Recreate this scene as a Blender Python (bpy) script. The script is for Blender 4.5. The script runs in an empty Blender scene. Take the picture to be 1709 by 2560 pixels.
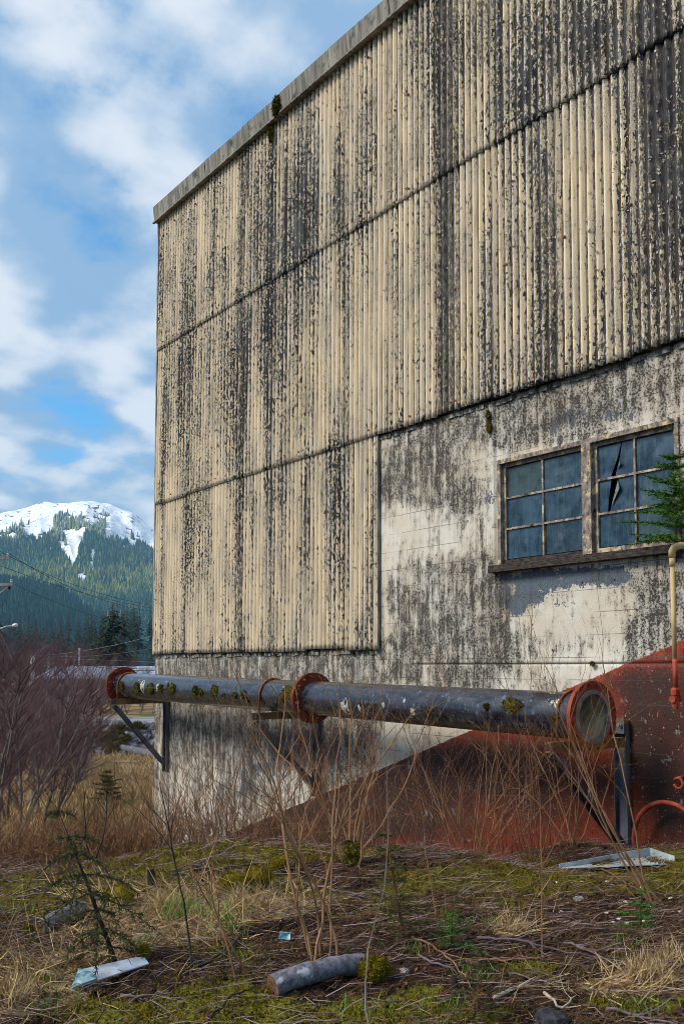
import bpy, math, random
import numpy as np
from mathutils import Vector, Matrix

# ------------------------------------------------------------------ camera, sky, sun, exposure
E = 1.6                                   # eye height above the near ground
FPX, TH, TI, PPY = 2350.0, 0.6379, 0.0661, 1512.9   # focal (px of a 1709x2560 frame), yaw, tilt, principal row
scn = bpy.context.scene
COL = scn.collection
cd = bpy.data.cameras.new('camera')
cd.sensor_fit = 'VERTICAL'; cd.sensor_height = 36.0; cd.lens = 36.0 * FPX / 2560.0
cd.shift_y = (PPY - 1280.0) / 2560.0
cd.clip_start = 0.05; cd.clip_end = 9000
cam = bpy.data.objects.new('camera', cd); COL.objects.link(cam)
cam.location = (0, 0, E); cam.rotation_euler = (math.pi/2 + TI, 0, -TH)
scn.camera = cam

SUN_EL, SUN_DIR = math.radians(42), Vector((-0.93, 0.36, 0)).normalized()   # horizontal direction towards the sun
w = bpy.data.worlds.new('World'); scn.world = w; w.use_nodes = True
wt = w.node_tree; wt.nodes.clear()
def wn(t, **k):
    n = wt.nodes.new(t)
    for a, b in k.items(): setattr(n, a, b)
    return n
sky = wn('ShaderNodeTexSky', sky_type='NISHITA', sun_disc=False, sun_elevation=SUN_EL)
sky.sun_rotation = math.atan2(SUN_DIR.x, SUN_DIR.y)
sky.air_density = 1.0; sky.dust_density = 0.4; sky.ozone_density = 2.5
bg = wn('ShaderNodeBackground'); bg.inputs[1].default_value = 0.062
out = wn('ShaderNodeOutputWorld')
tc = wn('ShaderNodeTexCoord'); sep = wn('ShaderNodeSeparateXYZ')
wt.links.new(tc.outputs['Generated'], sep.inputs[0])
def wmath(op, a, b=None, clamp=False):
    n = wn('ShaderNodeMath', operation=op, use_clamp=clamp)
    for i, v in enumerate((a, b)):
        if v is None: continue
        if isinstance(v, (int, float)): n.inputs[i].default_value = v
        else: wt.links.new(v, n.inputs[i])
    return n.outputs[0]
zz = wmath('MAXIMUM', wmath('ADD', sep.outputs[2], 0.30), 0.06)
cmb = wn('ShaderNodeCombineXYZ')
wt.links.new(wmath('DIVIDE', sep.outputs[0], zz), cmb.inputs[0])
wt.links.new(wmath('DIVIDE', sep.outputs[1], zz), cmb.inputs[1])
def wnoise(off, scale, detail, rough, dist=0.0):
    mp = wn('ShaderNodeMapping'); mp.inputs[1].default_value = off
    wt.links.new(cmb.outputs[0], mp.inputs[0])
    n = wn('ShaderNodeTexNoise'); n.inputs['Scale'].default_value = scale
    n.inputs['Detail'].default_value = detail; n.inputs['Roughness'].default_value = rough
    n.inputs['Distortion'].default_value = dist
    wt.links.new(mp.outputs[0], n.inputs[0]); return n.outputs[0]
CO = (3.1, 1.7, 0.0)
n_a = wnoise(CO, 3.4, 7, 0.60)
n_l = wnoise(CO, 3.4, 2.5, 0.5)
n_b = wnoise((CO[0] - 0.075, CO[1] + 0.055, 0), 3.4, 2.5, 0.5)
n_c = wnoise((9.0, 4.0, 0), 1.7, 1, 0.5)
dens = wmath('ADD', n_a, wmath('MULTIPLY', wmath('SUBTRACT', n_c, 0.5), 0.55))
mr = wn('ShaderNodeMapRange', interpolation_type='SMOOTHSTEP'); wt.links.new(dens, mr.inputs[0])
mr.inputs[1].default_value = 0.28; mr.inputs[2].default_value = 0.45; mr.inputs[3].default_value = 0.10; mr.inputs[4].default_value = 0.97
lit = wn('ShaderNodeMapRange', interpolation_type='SMOOTHSTEP')
wt.links.new(wmath('ADD', wmath('MULTIPLY', wmath('SUBTRACT', n_l, n_b), 2.4), wmath('MULTIPLY', n_a, 2.0)), lit.inputs[0])
lit.inputs[1].default_value = 0.72; lit.inputs[2].default_value = 1.42
cm = wn('ShaderNodeMix', data_type='RGBA')
wt.links.new(lit.outputs[0], cm.inputs[0])
cm.inputs[6].default_value = (3.9, 6.2, 9.2, 1); cm.inputs[7].default_value = (10.2, 11.0, 12.0, 1)
skt = wn('ShaderNodeMix', data_type='RGBA', blend_type='MULTIPLY'); skt.inputs[0].default_value = 1
wt.links.new(sky.outputs[0], skt.inputs[6]); skt.inputs[7].default_value = (0.9, 2.1, 2.6, 1)
fm = wn('ShaderNodeMix', data_type='RGBA')
wt.links.new(mr.outputs[0], fm.inputs[0]); wt.links.new(skt.outputs[2], fm.inputs[6]); wt.links.new(cm.outputs[2], fm.inputs[7])
wt.links.new(fm.outputs[2], bg.inputs[0]); wt.links.new(bg.outputs[0], out.inputs[0])

sl = bpy.data.lights.new('sun', 'SUN'); sl.energy = 3.6; sl.angle = math.radians(20); sl.color = (1.0, 0.92, 0.80)
so = bpy.data.objects.new('sun', sl); COL.objects.link(so)
sv = Vector((SUN_DIR.x*math.cos(SUN_EL), SUN_DIR.y*math.cos(SUN_EL), math.sin(SUN_EL)))
so.rotation_euler = sv.to_track_quat('Z', 'Y').to_euler(); so.location = (-20, -12, 25)
vs = scn.view_settings
vs.view_transform = 'Standard'; vs.look = 'None'; vs.exposure = 0.38; vs.gamma = 1.0; vs.use_curve_mapping = False
scn.cycles.filter_width = 0.9; scn.cycles.max_bounces = 6; scn.cycles.diffuse_bounces = 3; scn.cycles.glossy_bounces = 3
scn.cycles.transparent_max_bounces = 8; scn.cycles.volume_bounces = 0

# ------------------------------------------------------------------ geometry helpers
rng = np.random.default_rng(7); random.seed(7)
CT, ST, CTI, STI = math.cos(TH), math.sin(TH), math.cos(TI), math.sin(TI)
def ray(px, py):
    a = (px - 854.5)/FPX; b = (PPY - py)/FPX
    zf = CTI - b*STI
    return np.array([a*CT + zf*ST, -a*ST + zf*CT, STI + b*CTI])
def px_of(x, y, h):                       # world (h above the eye) to photo pixels, used to read wear and stain layouts off the photograph
    xr = x*CT - y*ST; zf = x*ST + y*CT
    zc = zf*CTI + h*STI; yc = h*CTI - zf*STI
    return 854.5 + FPX*xr/zc, PPY - FPX*yc/zc
WX = 8.2
def wallp(px, py, d=0.0):
    r = ray(px, py); r = r*((WX - d)/r[0]); return Vector((r[0], r[1], r[2] + E))
def depthp(px, py, zf):
    r = ray(px, py); r = r*(zf/(r[0]*ST + r[1]*CT)); return Vector((r[0], r[1], r[2] + E))
def xz(xr, zf): return xr*CT + zf*ST, -xr*ST + zf*CT
def _hash(ix, iy, s):
    n = (ix.astype(np.int64)*374761393 + iy.astype(np.int64)*668265263 + s*1442695041) & 0xffffffff
    n = ((n ^ (n >> 13))*1274126177) & 0xffffffff
    n = n ^ (n >> 16)
    return (n & 0xffff)/65535.0
def vn(x, y, s=0):
    x = np.asarray(x, float); y = np.asarray(y, float)
    ix = np.floor(x); iy = np.floor(y); fx = x-ix; fy = y-iy
    fx = fx*fx*(3-2*fx); fy = fy*fy*(3-2*fy)
    a = _hash(ix, iy, s); b = _hash(ix+1, iy, s); c = _hash(ix, iy+1, s); d = _hash(ix+1, iy+1, s)
    return (a*(1-fx)+b*fx)*(1-fy) + (c*(1-fx)+d*fx)*fy
def fbm(x, y, s=0, o=4):
    v = 0; a = 0.5; t = 0
    for i in range(o):
        v = v + a*vn(np.asarray(x)*2**i, np.asarray(y)*2**i, s+i*17); t += a; a *= 0.5
    return v/t
def sst(a, b, x): 
    t = np.clip((np.asarray(x, float)-a)/(b-a), 0, 1); return t*t*(3-2*t)

def newmesh(name, V, F, attrs=None, smooth=False):
    me = bpy.data.meshes.new(name)
    me.from_pydata(V.tolist() if isinstance(V, np.ndarray) else V, [], F.tolist() if isinstance(F, np.ndarray) else F)
    if attrs:
        for k, a in attrs.items():
            at = me.attributes.new(k, 'FLOAT', 'POINT'); at.data.foreach_set('value', np.asarray(a, np.float32))
    if smooth: me.polygons.foreach_set('use_smooth', [True]*len(me.polygons))
    me.update(); return me
def obj(name, me, mat=None, parent=None):
    o = bpy.data.objects.new(name, me); COL.objects.link(o)
    if mat is not None and len(me.materials) == 0: me.materials.append(mat)
    if parent is not None:
        o.parent = parent
        p = parent; t = Matrix.Identity(4)
        while p is not None: t = Matrix.Translation(-p.location) @ t if p.type == 'EMPTY' else t; p = p.parent
        o.matrix_parent_inverse = t if parent.type == 'EMPTY' else Matrix.Identity(4)
    return o
def tag(o, label=None, cat=None, group=None, kind=None):
    if label: o['label'] = label
    if cat: o['category'] = cat
    if group: o['group'] = group
    if kind: o['kind'] = kind
    return o
def thing(name, label, cat, loc=(0, 0, 0), group=None):
    o = bpy.data.objects.new(name, None); COL.objects.link(o); o.location = loc; o.empty_display_size = 0.2
    return tag(o, label, cat, group)

class MB:
    def __init__(s): s.V = []; s.F = []
    def add(s, V, F):
        b = len(s.V); s.V += [tuple(v) for v in V]; s.F += [tuple(i+b for i in f) for f in F]; return s
    def box(s, c, sz, R=None):
        c = Vector(c); hx, hy, hz = (k/2 for k in sz); V = []
        for x in (-hx, hx):
            for y in (-hy, hy):
                for z in (-hz, hz):
                    v = Vector((x, y, z)); v = R @ v if R is not None else v
                    V.append(c+v)
        return s.add(V, [(0,1,3,2),(4,6,7,5),(0,4,5,1),(2,3,7,6),(0,2,6,4),(1,5,7,3)])
    def beam(s, a, b, w, t, up=(0, 0, 1)):            # bar from a to b, w across, t along up
        a = Vector(a); b = Vector(b); d = (b-a); L = d.length; d.normalize()
        u = Vector(up); sx = d.cross(u).normalized(); u = sx.cross(d).normalized()
        R = Matrix((d, sx, u)).transposed()
        return s.box((a+b)/2, (L, w, t), R)
    def tube(s, pts, rad, n=8, caps=True):
        pts = [Vector(p) for p in pts]; m = len(pts)
        if isinstance(rad, (int, float)): rad = [rad]*m
        V = []; F = []; pu = None
        for i, p in enumerate(pts):
            d = (pts[min(i+1, m-1)] - pts[max(i-1, 0)]).normalized()
            if pu is None: pu = d.orthogonal().normalized()
            u = (pu - d*pu.dot(d)); u = u.normalized() if u.length > 1e-6 else d.orthogonal().normalized()
            pu = u; v = d.cross(u)
            for k in range(n):
                a = 2*math.pi*k/n; V.append(p + (u*math.cos(a) + v*math.sin(a))*rad[i])
        for i in range(m-1):
            for k in range(n):
                F.append((i*n+k, i*n+(k+1) % n, (i+1)*n+(k+1) % n, (i+1)*n+k))
        if caps: F.append(tuple(range(n))[::-1]); F.append(tuple(range((m-1)*n, m*n)))
        return s.add(V, F)
    def build(s, name, mat=None, parent=None, smooth=False):
        return obj(name, newmesh(name, s.V, s.F, smooth=smooth), mat, parent)

def prisms(P0, P1, r0, r1, n=3):
    P0 = np.asarray(P0, float); P1 = np.asarray(P1, float); N = len(P0)
    r0 = np.broadcast_to(r0, (N,)); r1 = np.broadcast_to(r1, (N,))
    d = P1-P0; d = d/np.maximum(np.linalg.norm(d, axis=1, keepdims=True), 1e-9)
    ref = np.where(np.abs(d[:, 2:3]) < 0.9, np.array([[0, 0, 1.0]]), np.array([[1.0, 0, 0]]))
    u = np.cross(d, ref); u /= np.linalg.norm(u, axis=1, keepdims=True); v = np.cross(d, u)
    V = np.zeros((N, 2*n, 3))
    for k in range(n):
        a = 2*math.pi*k/n; o = u*math.cos(a) + v*math.sin(a)
        V[:, k] = P0 + o*r0[:, None]; V[:, n+k] = P1 + o*r1[:, None]
    b = (np.arange(N)*2*n)[:, None]
    F = np.concatenate([b + np.array([[k, (k+1) % n, n+(k+1) % n, n+k]]) for k in range(n)], axis=0)
    return V.reshape(-1, 3), F
def blades(B, D, L, Wd, bend=0.3, seed=0):           # two-quad tapering blades
    r = np.random.default_rng(seed); N = len(B)
    D = D/np.linalg.norm(D, axis=1, keepdims=True)
    s = np.cross(D, r.normal(size=(N, 3))); s /= np.linalg.norm(s, axis=1, keepdims=True)
    up = np.cross(s, D); bd = r.normal(0, bend, (N, 1))
    L = np.broadcast_to(L, (N,))[:, None]; Wd = np.broadcast_to(Wd, (N,))[:, None]
    m = B + D*L*0.55 + up*L*bd*0.3; t = B + D*L*0.95 + up*L*bd*1.0
    V = np.stack([B-s*Wd/2, B+s*Wd/2, m-s*Wd*0.4, m+s*Wd*0.4, t], axis=1).reshape(-1, 3)
    b = (np.arange(N)*5)[:, None]
    Q = (b+np.array([[0, 1, 3, 2]])).tolist(); T = (b+np.array([[2, 3, 4]])).tolist()
    return V, Q+T
class Segs:
    def __init__(s): s.a = []; s.b = []; s.r0 = []; s.r1 = []
    def add(s, a, b, r0, r1): s.a.append(tuple(a)); s.b.append(tuple(b)); s.r0.append(r0); s.r1.append(r1)
    def build(s, name, mat, parent=None, n=3):
        V, F = prisms(np.array(s.a), np.array(s.b), np.array(s.r0), np.array(s.r1), n)
        return obj(name, newmesh(name, V, F), mat, parent)
def grow(sg, p, d, L, r, depth, R, kids=(3, 5), spread=0.7, wander=0.16, up=0.06, segs=5, tip=0.35, ratio=0.55, start=0.25):
    p = Vector(p); d = Vector(d).normalized(); st = L/segs; pts = []
    for i in range(segs):
        d = (d + Vector((R.gauss(0, wander), R.gauss(0, wander), R.gauss(0, wander*0.7)+up))).normalized()
        q = p + d*st
        ra = r*(1-(1-tip)*i/segs); rb = r*(1-(1-tip)*(i+1)/segs)
        sg.add(p, q, ra, rb); pts.append((q, d.copy(), rb)); p = q
    if depth > 0:
        for k in range(R.randint(*kids)):
            i = R.randint(int(start*segs), segs-1); q, dd, rr = pts[i]
            ax = dd.orthogonal().normalized(); ax.rotate(Matrix.Rotation(R.uniform(0, 6.283), 3, dd))
            nd = dd*1.0 + ax*R.uniform(0.5, 1.3)*spread
            grow(sg, q, nd, L*ratio*R.uniform(0.7, 1.25), rr*0.62, depth-1, R, kids, spread, wander*1.15, up, max(3, segs-1), tip, ratio, start)

# ------------------------------------------------------------------ material helper
class NM:
    def __init__(s, name):
        s.m = bpy.data.materials.new(name); s.m.use_nodes = True; s.t = s.m.node_tree
        s.b = s.t.nodes['Principled BSDF']; s.pos = None
    def node(s, t, **k):
        n = s.t.nodes.new(t)
        for a, b in k.items(): setattr(n, a, b)
        return n
    def ln(s, v, sock):
        if isinstance(v, (int, float)): sock.default_value = v
        elif isinstance(v, tuple): sock.default_value = v if len(v) == len(sock.default_value) else v + (1,)*(len(sock.default_value)-len(v))
        else: s.t.links.new(v, sock)
    def P(s):
        if s.pos is None: s.pos = s.node('ShaderNodeNewGeometry').outputs['Position']
        return s.pos
    def O(s): return s.node('ShaderNodeTexCoord').outputs['Object']
    def map(s, v, sc=(1, 1, 1), loc=(0, 0, 0)):
        n = s.node('ShaderNodeMapping'); s.ln(v, n.inputs[0]); n.inputs[1].default_value = loc; n.inputs[3].default_value = sc; return n.outputs[0]
    def noise(s, v, sc, det=3, ro=0.55, dist=0.0):
        n = s.node('ShaderNodeTexNoise'); s.ln(v, n.inputs['Vector']); n.inputs['Scale'].default_value = sc
        n.inputs['Detail'].default_value = det; n.inputs['Roughness'].default_value = ro; n.inputs['Distortion'].default_value = dist
        return n.outputs[0]
    def voro(s, v, sc, feat='F1', rnd=1.0):
        n = s.node('ShaderNodeTexVoronoi', feature=feat); s.ln(v, n.inputs['Vector']); n.inputs['Scale'].default_value = sc
        n.inputs['Randomness'].default_value = rnd; return n
    def ma(s, op, a, b=None, clamp=False):
        n = s.node('ShaderNodeMath', operation=op, use_clamp=clamp); s.ln(a, n.inputs[0])
        if b is not None: s.ln(b, n.inputs[1])
        return n.outputs[0]
    def mr(s, v, a, b, c=0.0, d=1.0, sm=True):
        n = s.node('ShaderNodeMapRange'); n.interpolation_type = 'SMOOTHSTEP' if sm else 'LINEAR'
        for i, x in enumerate((v, a, b, c, d)): s.ln(x, n.inputs[i])
        return n.outputs[0]
    def mix(s, f, a, b, mode='MIX'):
        n = s.node('ShaderNodeMix', data_type='RGBA', blend_type=mode); s.ln(f, n.inputs[0]); s.ln(a, n.inputs[6]); s.ln(b, n.inputs[7]); return n.outputs[2]
    def attr(s, name): return s.node('ShaderNodeAttribute', attribute_name=name).outputs['Fac']
    def sepx(s, v): n = s.node('ShaderNodeSeparateXYZ'); s.ln(v, n.inputs[0]); return n.outputs
    def rnd(s): return s.node('ShaderNodeObjectInfo').outputs['Random']
    def isl(s): return s.node('ShaderNodeNewGeometry').outputs['Random Per Island']
    def bump(s, h, st=0.5, dist=0.02, prev=None):
        n = s.node('ShaderNodeBump'); s.ln(h, n.inputs['Height']); n.inputs['Strength'].default_value = st; n.inputs['Distance'].default_value = dist
        if prev is not None: s.ln(prev, n.inputs['Normal'])
        return n.outputs[0]
    def fin(s, col, rough=0.8, nrm=None, metal=0.0, spec=0.3):
        s.ln(col, s.b.inputs['Base Color']); s.ln(rough, s.b.inputs['Roughness']); s.ln(metal, s.b.inputs['Metallic'])
        s.b.inputs['Specular IOR Level'].default_value = spec
        if nrm is not None: s.ln(nrm, s.b.inputs['Normal'])
        return s.m
def simple(name, c1, c2, sc=6.0, rough=0.85, bumps=0.3, bsc=40, bd=0.01, island=0.0, spec=0.25, stretch=(1, 1, 1), obj_coord=False):
    k = NM(name); v = k.map(k.O() if obj_coord else k.P(), stretch)
    f = k.mr(k.noise(v, sc, 4), 0.32, 0.68)
    if island: f = k.ma('ADD', k.ma('MULTIPLY', f, 1-island), k.ma('MULTIPLY', k.isl(), island))
    return k.fin(k.mix(f, c1, c2), rough, k.bump(k.noise(v, bsc, 3), bumps, bd) if bumps else None, 0, spec)

# ------------------------------------------------------------------ shared materials
def m_bark(name, a, b, **k): return simple(name, a, b, 14.0, 0.85, 0.4, 60, 0.006, 0.45, stretch=(1, 1, 0.4), **k)
M_CANE = m_bark('cane_tan', (0.13, 0.055, 0.020), (0.34, 0.19, 0.095))
M_CANERED = m_bark('cane_red', (0.06, 0.022, 0.012), (0.24, 0.11, 0.06))
M_TWIG = m_bark('twig_grey', (0.085, 0.06, 0.055), (0.22, 0.17, 0.15))
M_ALDER = m_bark('alder_twig', (0.062, 0.034, 0.039), (0.15, 0.085, 0.092))
M_ALDERT = m_bark('alder_trunk', (0.07, 0.06, 0.055), (0.20, 0.18, 0.165))
M_DARKW = m_bark('dark_stem', (0.012, 0.010, 0.009), (0.04, 0.03, 0.025))
M_STRAW = simple('dry_grass', (0.22, 0.125, 0.05), (0.58, 0.43, 0.22), 9, 0.8, 0, island=0.75)
M_STALK = simple('dry_stalk', (0.075, 0.028, 0.014), (0.33, 0.17, 0.08), 5, 0.8, 0, island=0.75)
M_LITTER = simple('litter', (0.014, 0.007, 0.005), (0.15, 0.072, 0.042), 4, 0.85, 0, island=0.9)
M_PALETW = simple('pale_twig', (0.05, 0.034, 0.034), (0.30, 0.22, 0.20), 4, 0.75, 0, island=0.9)
M_MOSS = simple('moss', (0.046, 0.038, 0.003), (0.21, 0.155, 0.008), 7, 0.95, 0.6, 90, 0.01, island=0.45, spec=0.1)
M_MOSSDK = simple('moss_dark', (0.028, 0.026, 0.005), (0.12, 0.10, 0.012), 16, 0.95, 0.6, 90, 0.01, island=0.5, spec=0.1)
M_GREEN = simple('green_blade', (0.06, 0.16, 0.012), (0.16, 0.30, 0.03), 9, 0.6, 0, island=0.7)
M_NEEDLE = simple('needle', (0.016, 0.07, 0.006), (0.085, 0.22, 0.016), 12, 0.7, 0, island=0.7)
M_CEDAR = simple('cedar_leaf', (0.022, 0.028, 0.008), (0.095, 0.095, 0.028), 10, 0.75, 0, island=0.7)

def k_conifer(name, c1, c2, c3):
    k = NM(name); v = k.P()
    c = k.mix(k.isl(), c1, c2); c = k.mix(k.ma('MULTIPLY', k.rnd(), 0.7), c, c3)
    return k.fin(c, 0.85, None, 0, 0.15)
M_CONIF = k_conifer('conifer', (0.005, 0.012, 0.007), (0.020, 0.036, 0.016), (0.014, 0.030, 0.008))
M_CONIFN = k_conifer('conifer_near', (0.006, 0.013, 0.006), (0.022, 0.038, 0.014), (0.010, 0.024, 0.008))
M_CONIFY = k_conifer('conifer_young', (0.03, 0.055, 0.010), (0.08, 0.11, 0.02), (0.05, 0.08, 0.012))
M_TRUNK = simple('conifer_trunk', (0.04, 0.03, 0.025), (0.12, 0.10, 0.085), 3, 0.9, 0)

# ------------------------------------------------------------------ terrain
def gh(xr, zf):                            # ground height above the eye plane
    xr = np.asarray(xr, float); zf = np.asarray(zf, float)
    right = sst(-0.8, 2.4, xr)
    near = -1.62 - 0.22*sst(0.2, 2.4, xr)*sst(4.5, 7.5, zf)*(1-.40*sst(1.5, 2.3, xr)) + 0.30*(fbm(xr*0.8, zf*0.8, 3)-0.5)*sst(2.5, 4, zf) + 0.10*(fbm(xr*2.6+9, zf*2.6, 5)-0.5)
    near = near - 0.26*sst(-0.9, -3.2, xr)*sst(5, 8, zf)
    near = near + 0.13*np.exp(-((xr-1.75)/.62)**2-((zf-7.45)/.38)**2)
    crest = 8.5 - 0.9*right + 1.3*sst(1.5, 2.2, xr) + 0.5*(vn(xr*0.7, xr*0+1.5, 9)-0.5)
    near = near + 0.12*np.exp(-((zf-crest+0.5)/0.9)**2)*(1-0.6*right)
    drop = sst(0, 1, (zf-crest)/(4.6-1.6*right))*(1.75*(1-right)+0.42*right)
    h = near - drop
    far = -3.5 - 0.95*sst(13, 46, zf) + 0.35*(fbm(xr*0.12, zf*0.12, 21)-0.5)*sst(12, 18, zf)
    h = h*(1-sst(12.5, 15.5, zf)) + far*sst(12.5, 15.5, zf)
    h = np.where(zf > 47.5, h + (-3.05-h)*sst(47.8, 50.6, zf), h)
    h = np.where(zf > 58, -3.05 + 1.2*sst(60, 140, zf), h)
    return h
def gpx(px, py, z0=2.5, z1=300):
    r = ray(px, py); fwd = r[0]*ST + r[1]*CT; lat = r[0]*CT - r[1]*ST
    zs = np.concatenate([np.linspace(z0, 14, 600), np.linspace(14.02, z1, 3000)])
    t = zs/fwd; d = r[2]*t - gh(lat*t, zs)
    i = int(np.argmax(d < 0)); t = t[i]
    return Vector((r[0]*t, r[1]*t, float(gh(lat*t, zs[i])) + E))
def gxy(x, y): return float(gh(x*CT-y*ST, x*ST+y*CT)) + E

def axis(parts):
    o = []
    for a, b, s in parts: o += list(np.arange(a, b, s))
    return np.array(o)
AZ = axis([(-120, -10, 10), (-10, 2.6, 0.6), (2.6, 9.4, 0.05), (9.4, 20, 0.25), (20, 46, 1.0), (46, 60, 0.5), (60, 140, 6), (140, 800, 60), (800, 5001, 400)])
AX = axis([(-3000, -400, 260), (-400, -60, 20), (-60, -14, 1.6), (-14, -4.2, 0.28), (-4.2, 4.4, 0.05), (4.4, 12, 0.4), (12, 60, 4), (60, 400, 34), (400, 3001, 260)])
XR, ZF = np.meshgrid(AX, AZ); H = gh(XR, ZF)
fine = (np.abs(XR) < 4.6)*(ZF > 2.5)*(ZF < 10)
H = H + fine*(0.035*(fbm(XR*9, ZF*9, 31, 3)-0.5) + 0.02*(vn(XR*24, ZF*24, 41)-0.5))
GX, GY = xz(XR, ZF)
gpxx, gpxy = px_of(GX, GY, H)
def blobs(px, py, L, base=0.0):
    v = np.full(np.shape(px), base, float)
    for cx, cy, rx, ry, a in L:
        v += a*np.exp(-((px-cx)/rx)**2 - ((py-cy)/ry)**2)
    return v
MOSSB = [(430,2135,190,26,1.0),(680,2118,160,22,1.1),(880,2120,90,20,.8),(640,2215,90,26,.8),(90,2230,160,50,.6),(330,2215,110,40,.6),(1280,2190,140,30,1.0),
         (1450,2195,130,30,.9),(1660,2170,70,45,.8),(1080,2200,120,22,.5),(500,2500,110,40,.9),(620,2545,120,40,.9),(300,2530,150,40,.6),(930,2540,120,40,.7),(60,2440,90,40,.4),
         (1060,2480,60,18,.5),(1320,2420,60,16,.6),(1560,2520,140,40,.35),(760,2240,90,20,.5),(1250,2260,60,20,.3),(960,2250,60,30,.5),(560,2380,120,30,.45),(180,2520,130,30,.4),(1150,2540,120,30,.5)]
STRAWB = [(420,2260,170,40,1.0),(600,2270,160,34,1.0),(330,2330,140,40,.9),(120,2440,170,50,1.1),(40,2500,120,50,.9),(230,2400,120,30,.7),(720,2260,80,25,.6),(1610,2450,100,38,1.0),(1270,2330,50,16,.8),(1480,2470,90,24,.5),(480,2340,120,30,.6)]
fb = fbm(XR*2.2, ZF*2.2, 51)
a_moss = np.clip(blobs(gpxx, gpxy, MOSSB, 0.22)*(0.25+1.5*fb), 0, 1)*fine
a_straw = np.clip(blobs(gpxx, gpxy, STRAWB)*(0.4+1.1*fbm(XR*3, ZF*3, 61)), 0, 1)*fine
a_far = sst(9.6, 13.5, ZF)
nz, nx = XR.shape
idx = np.arange(nz*nx).reshape(nz, nx)
Fq = np.stack([idx[:-1, :-1], idx[:-1, 1:], idx[1:, 1:], idx[1:, :-1]], -1).reshape(-1, 4)
gme = newmesh('ground', np.stack([GX, GY, H+E], -1).reshape(-1, 3), Fq, dict(moss=a_moss.ravel(), straw=a_straw.ravel(), far=a_far.ravel(), bank=(sst(46.8, 48.2, ZF)*(1-sst(50.3, 50.9, ZF))).ravel()), True)
k = NM('ground_soil'); v = k.P()
n1 = k.noise(v, 14, 3, 0.65); n2 = k.noise(v, 55, 2, 0.7)
lit = k.mix(k.mr(n1, .35, .7), (0.007, 0.004, 0.003), (0.050, 0.025, 0.014)); lit = k.mix(k.mr(n2, .58, .74), lit, (0.12, 0.065, 0.04))
mos = k.mix(k.mr(n2, .3, .7), (0.045, 0.045, 0.006), (0.16, 0.145, 0.015))
stc = k.mix(k.mr(n1, .3, .7), (0.16, 0.10, 0.05), (0.38, 0.28, 0.15))
fld = k.mix(k.mr(k.noise(v, 0.5, 5, 0.6), .36, .64), (0.085, 0.05, 0.026), (0.34, 0.23, 0.115)); fld = k.mix(k.mr(k.noise(k.map(v, (1, 1, 1), (40, 3, 0)), 0.22, 4), .52, .66), fld, (0.10, 0.115, 0.022))
bnk = k.mix(k.voro(v, 2.2).outputs['Distance'], (0.03, 0.028, 0.03), (0.24, 0.23, 0.25)); bnk = k.mix(k.mr(k.noise(v, 0.7, 4), .48, .62), bnk, (0.07, 0.055, 0.02))
c = k.mix(k.mr(k.ma('ADD', k.attr('moss'), k.ma('MULTIPLY', k.ma('SUBTRACT', n1, .5), .9)), .30, .55), lit, mos)
c = k.mix(k.mr(k.ma('ADD', k.attr('straw'), k.ma('MULTIPLY', k.ma('SUBTRACT', n2, .5), .6)), .35, .6), c, stc)
c = k.mix(k.attr('far'), c, fld); c = k.mix(k.attr('bank'), c, bnk)
nb = k.bump(n2, 0.8, 0.025)
GROUND = tag(obj('ground', gme, k.fin(c, 0.95, nb, 0, 0.15)), 'mossy litter-covered ground falling away to a brown field', kind='structure')

# road along the bank
def strip(name, z0, z1, h, mat, x0=-400, x1=400, kind='structure', parent=None):
    xs = np.linspace(x0, x1, 60); V = []
    for x in xs:
        for z in (z0, z1): a, b = xz(x, z); V.append((a, b, h+E))
    F = [(2*i, 2*i+2, 2*i+3, 2*i+1) for i in range(len(xs)-1)]
    o = obj(name, newmesh(name, V, F), mat, parent)
    if parent is None: o['kind'] = kind
    return o
M_ASPH = simple('asphalt', (0.16, 0.165, 0.18), (0.22, 0.225, 0.24), 0.6, 0.75, 0.2, 20, 0.01, stretch=(0.3, 1, 1))
M_LINEW = simple('line_white', (0.55, 0.55, 0.55), (0.75, 0.75, 0.75), 3, 0.7, 0)
M_LINEY = simple('line_yellow', (0.55, 0.40, 0.12), (0.68, 0.50, 0.16), 3, 0.7, 0)
ROAD = strip('road', 50.9, 58.0, -3.02, M_ASPH); ROAD['label'] = 'grey asphalt road running across beyond the field'
strip('edge_line', 51.3, 51.45, -3.014, M_LINEW, parent=ROAD); strip('edge_line', 57.4, 57.55, -3.014, M_LINEW, parent=ROAD)
strip('centre_line', 54.3, 54.42, -3.014, M_LINEY, parent=ROAD); strip('centre_line', 54.56, 54.68, -3.014, M_LINEY, parent=ROAD)

# ------------------------------------------------------------------ mountain and hills
SKX = np.array([-900,-500,-200,0,57,96,142,199,230,272,299,326,345,368,393,450,600,900])
SKY_ = np.array([1560,1480,1380,1305,1286,1273,1267,1259,1257,1256,1267,1273,1286,1301,1316,1350,1420,1520])
R0, R1 = 1500.0, 2700.0
def azpx(az): return 854.5 + FPX*np.tan(az)
def ridge(px): return (1668.6 - np.interp(px, SKX, SKY_) - 24)/FPX
def mount(az, r):
    px = azpx(az); t = np.clip((r-R0)/(R1-R0), 0, 1.4)
    c = ridge(px)*R1/np.cos(az)
    u, v = az*R1/260.0, r/260.0
    rid = 1-np.abs(2*fbm(u*1.3+3, v*0.55, 71, 4)-1)
    s = 0.03 + 0.97*np.clip(t, 0, 1)**1.12
    h = c*s + (rid-0.62)*150*np.clip(t, 0, 1)*np.sqrt(np.clip(1-t, 0, 1))*1.3 + 12*(fbm(u*5, v*5, 75, 3)-0.5)
    return np.where(t > 1, c*(1-0.6*(t-1)), h)
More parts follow.
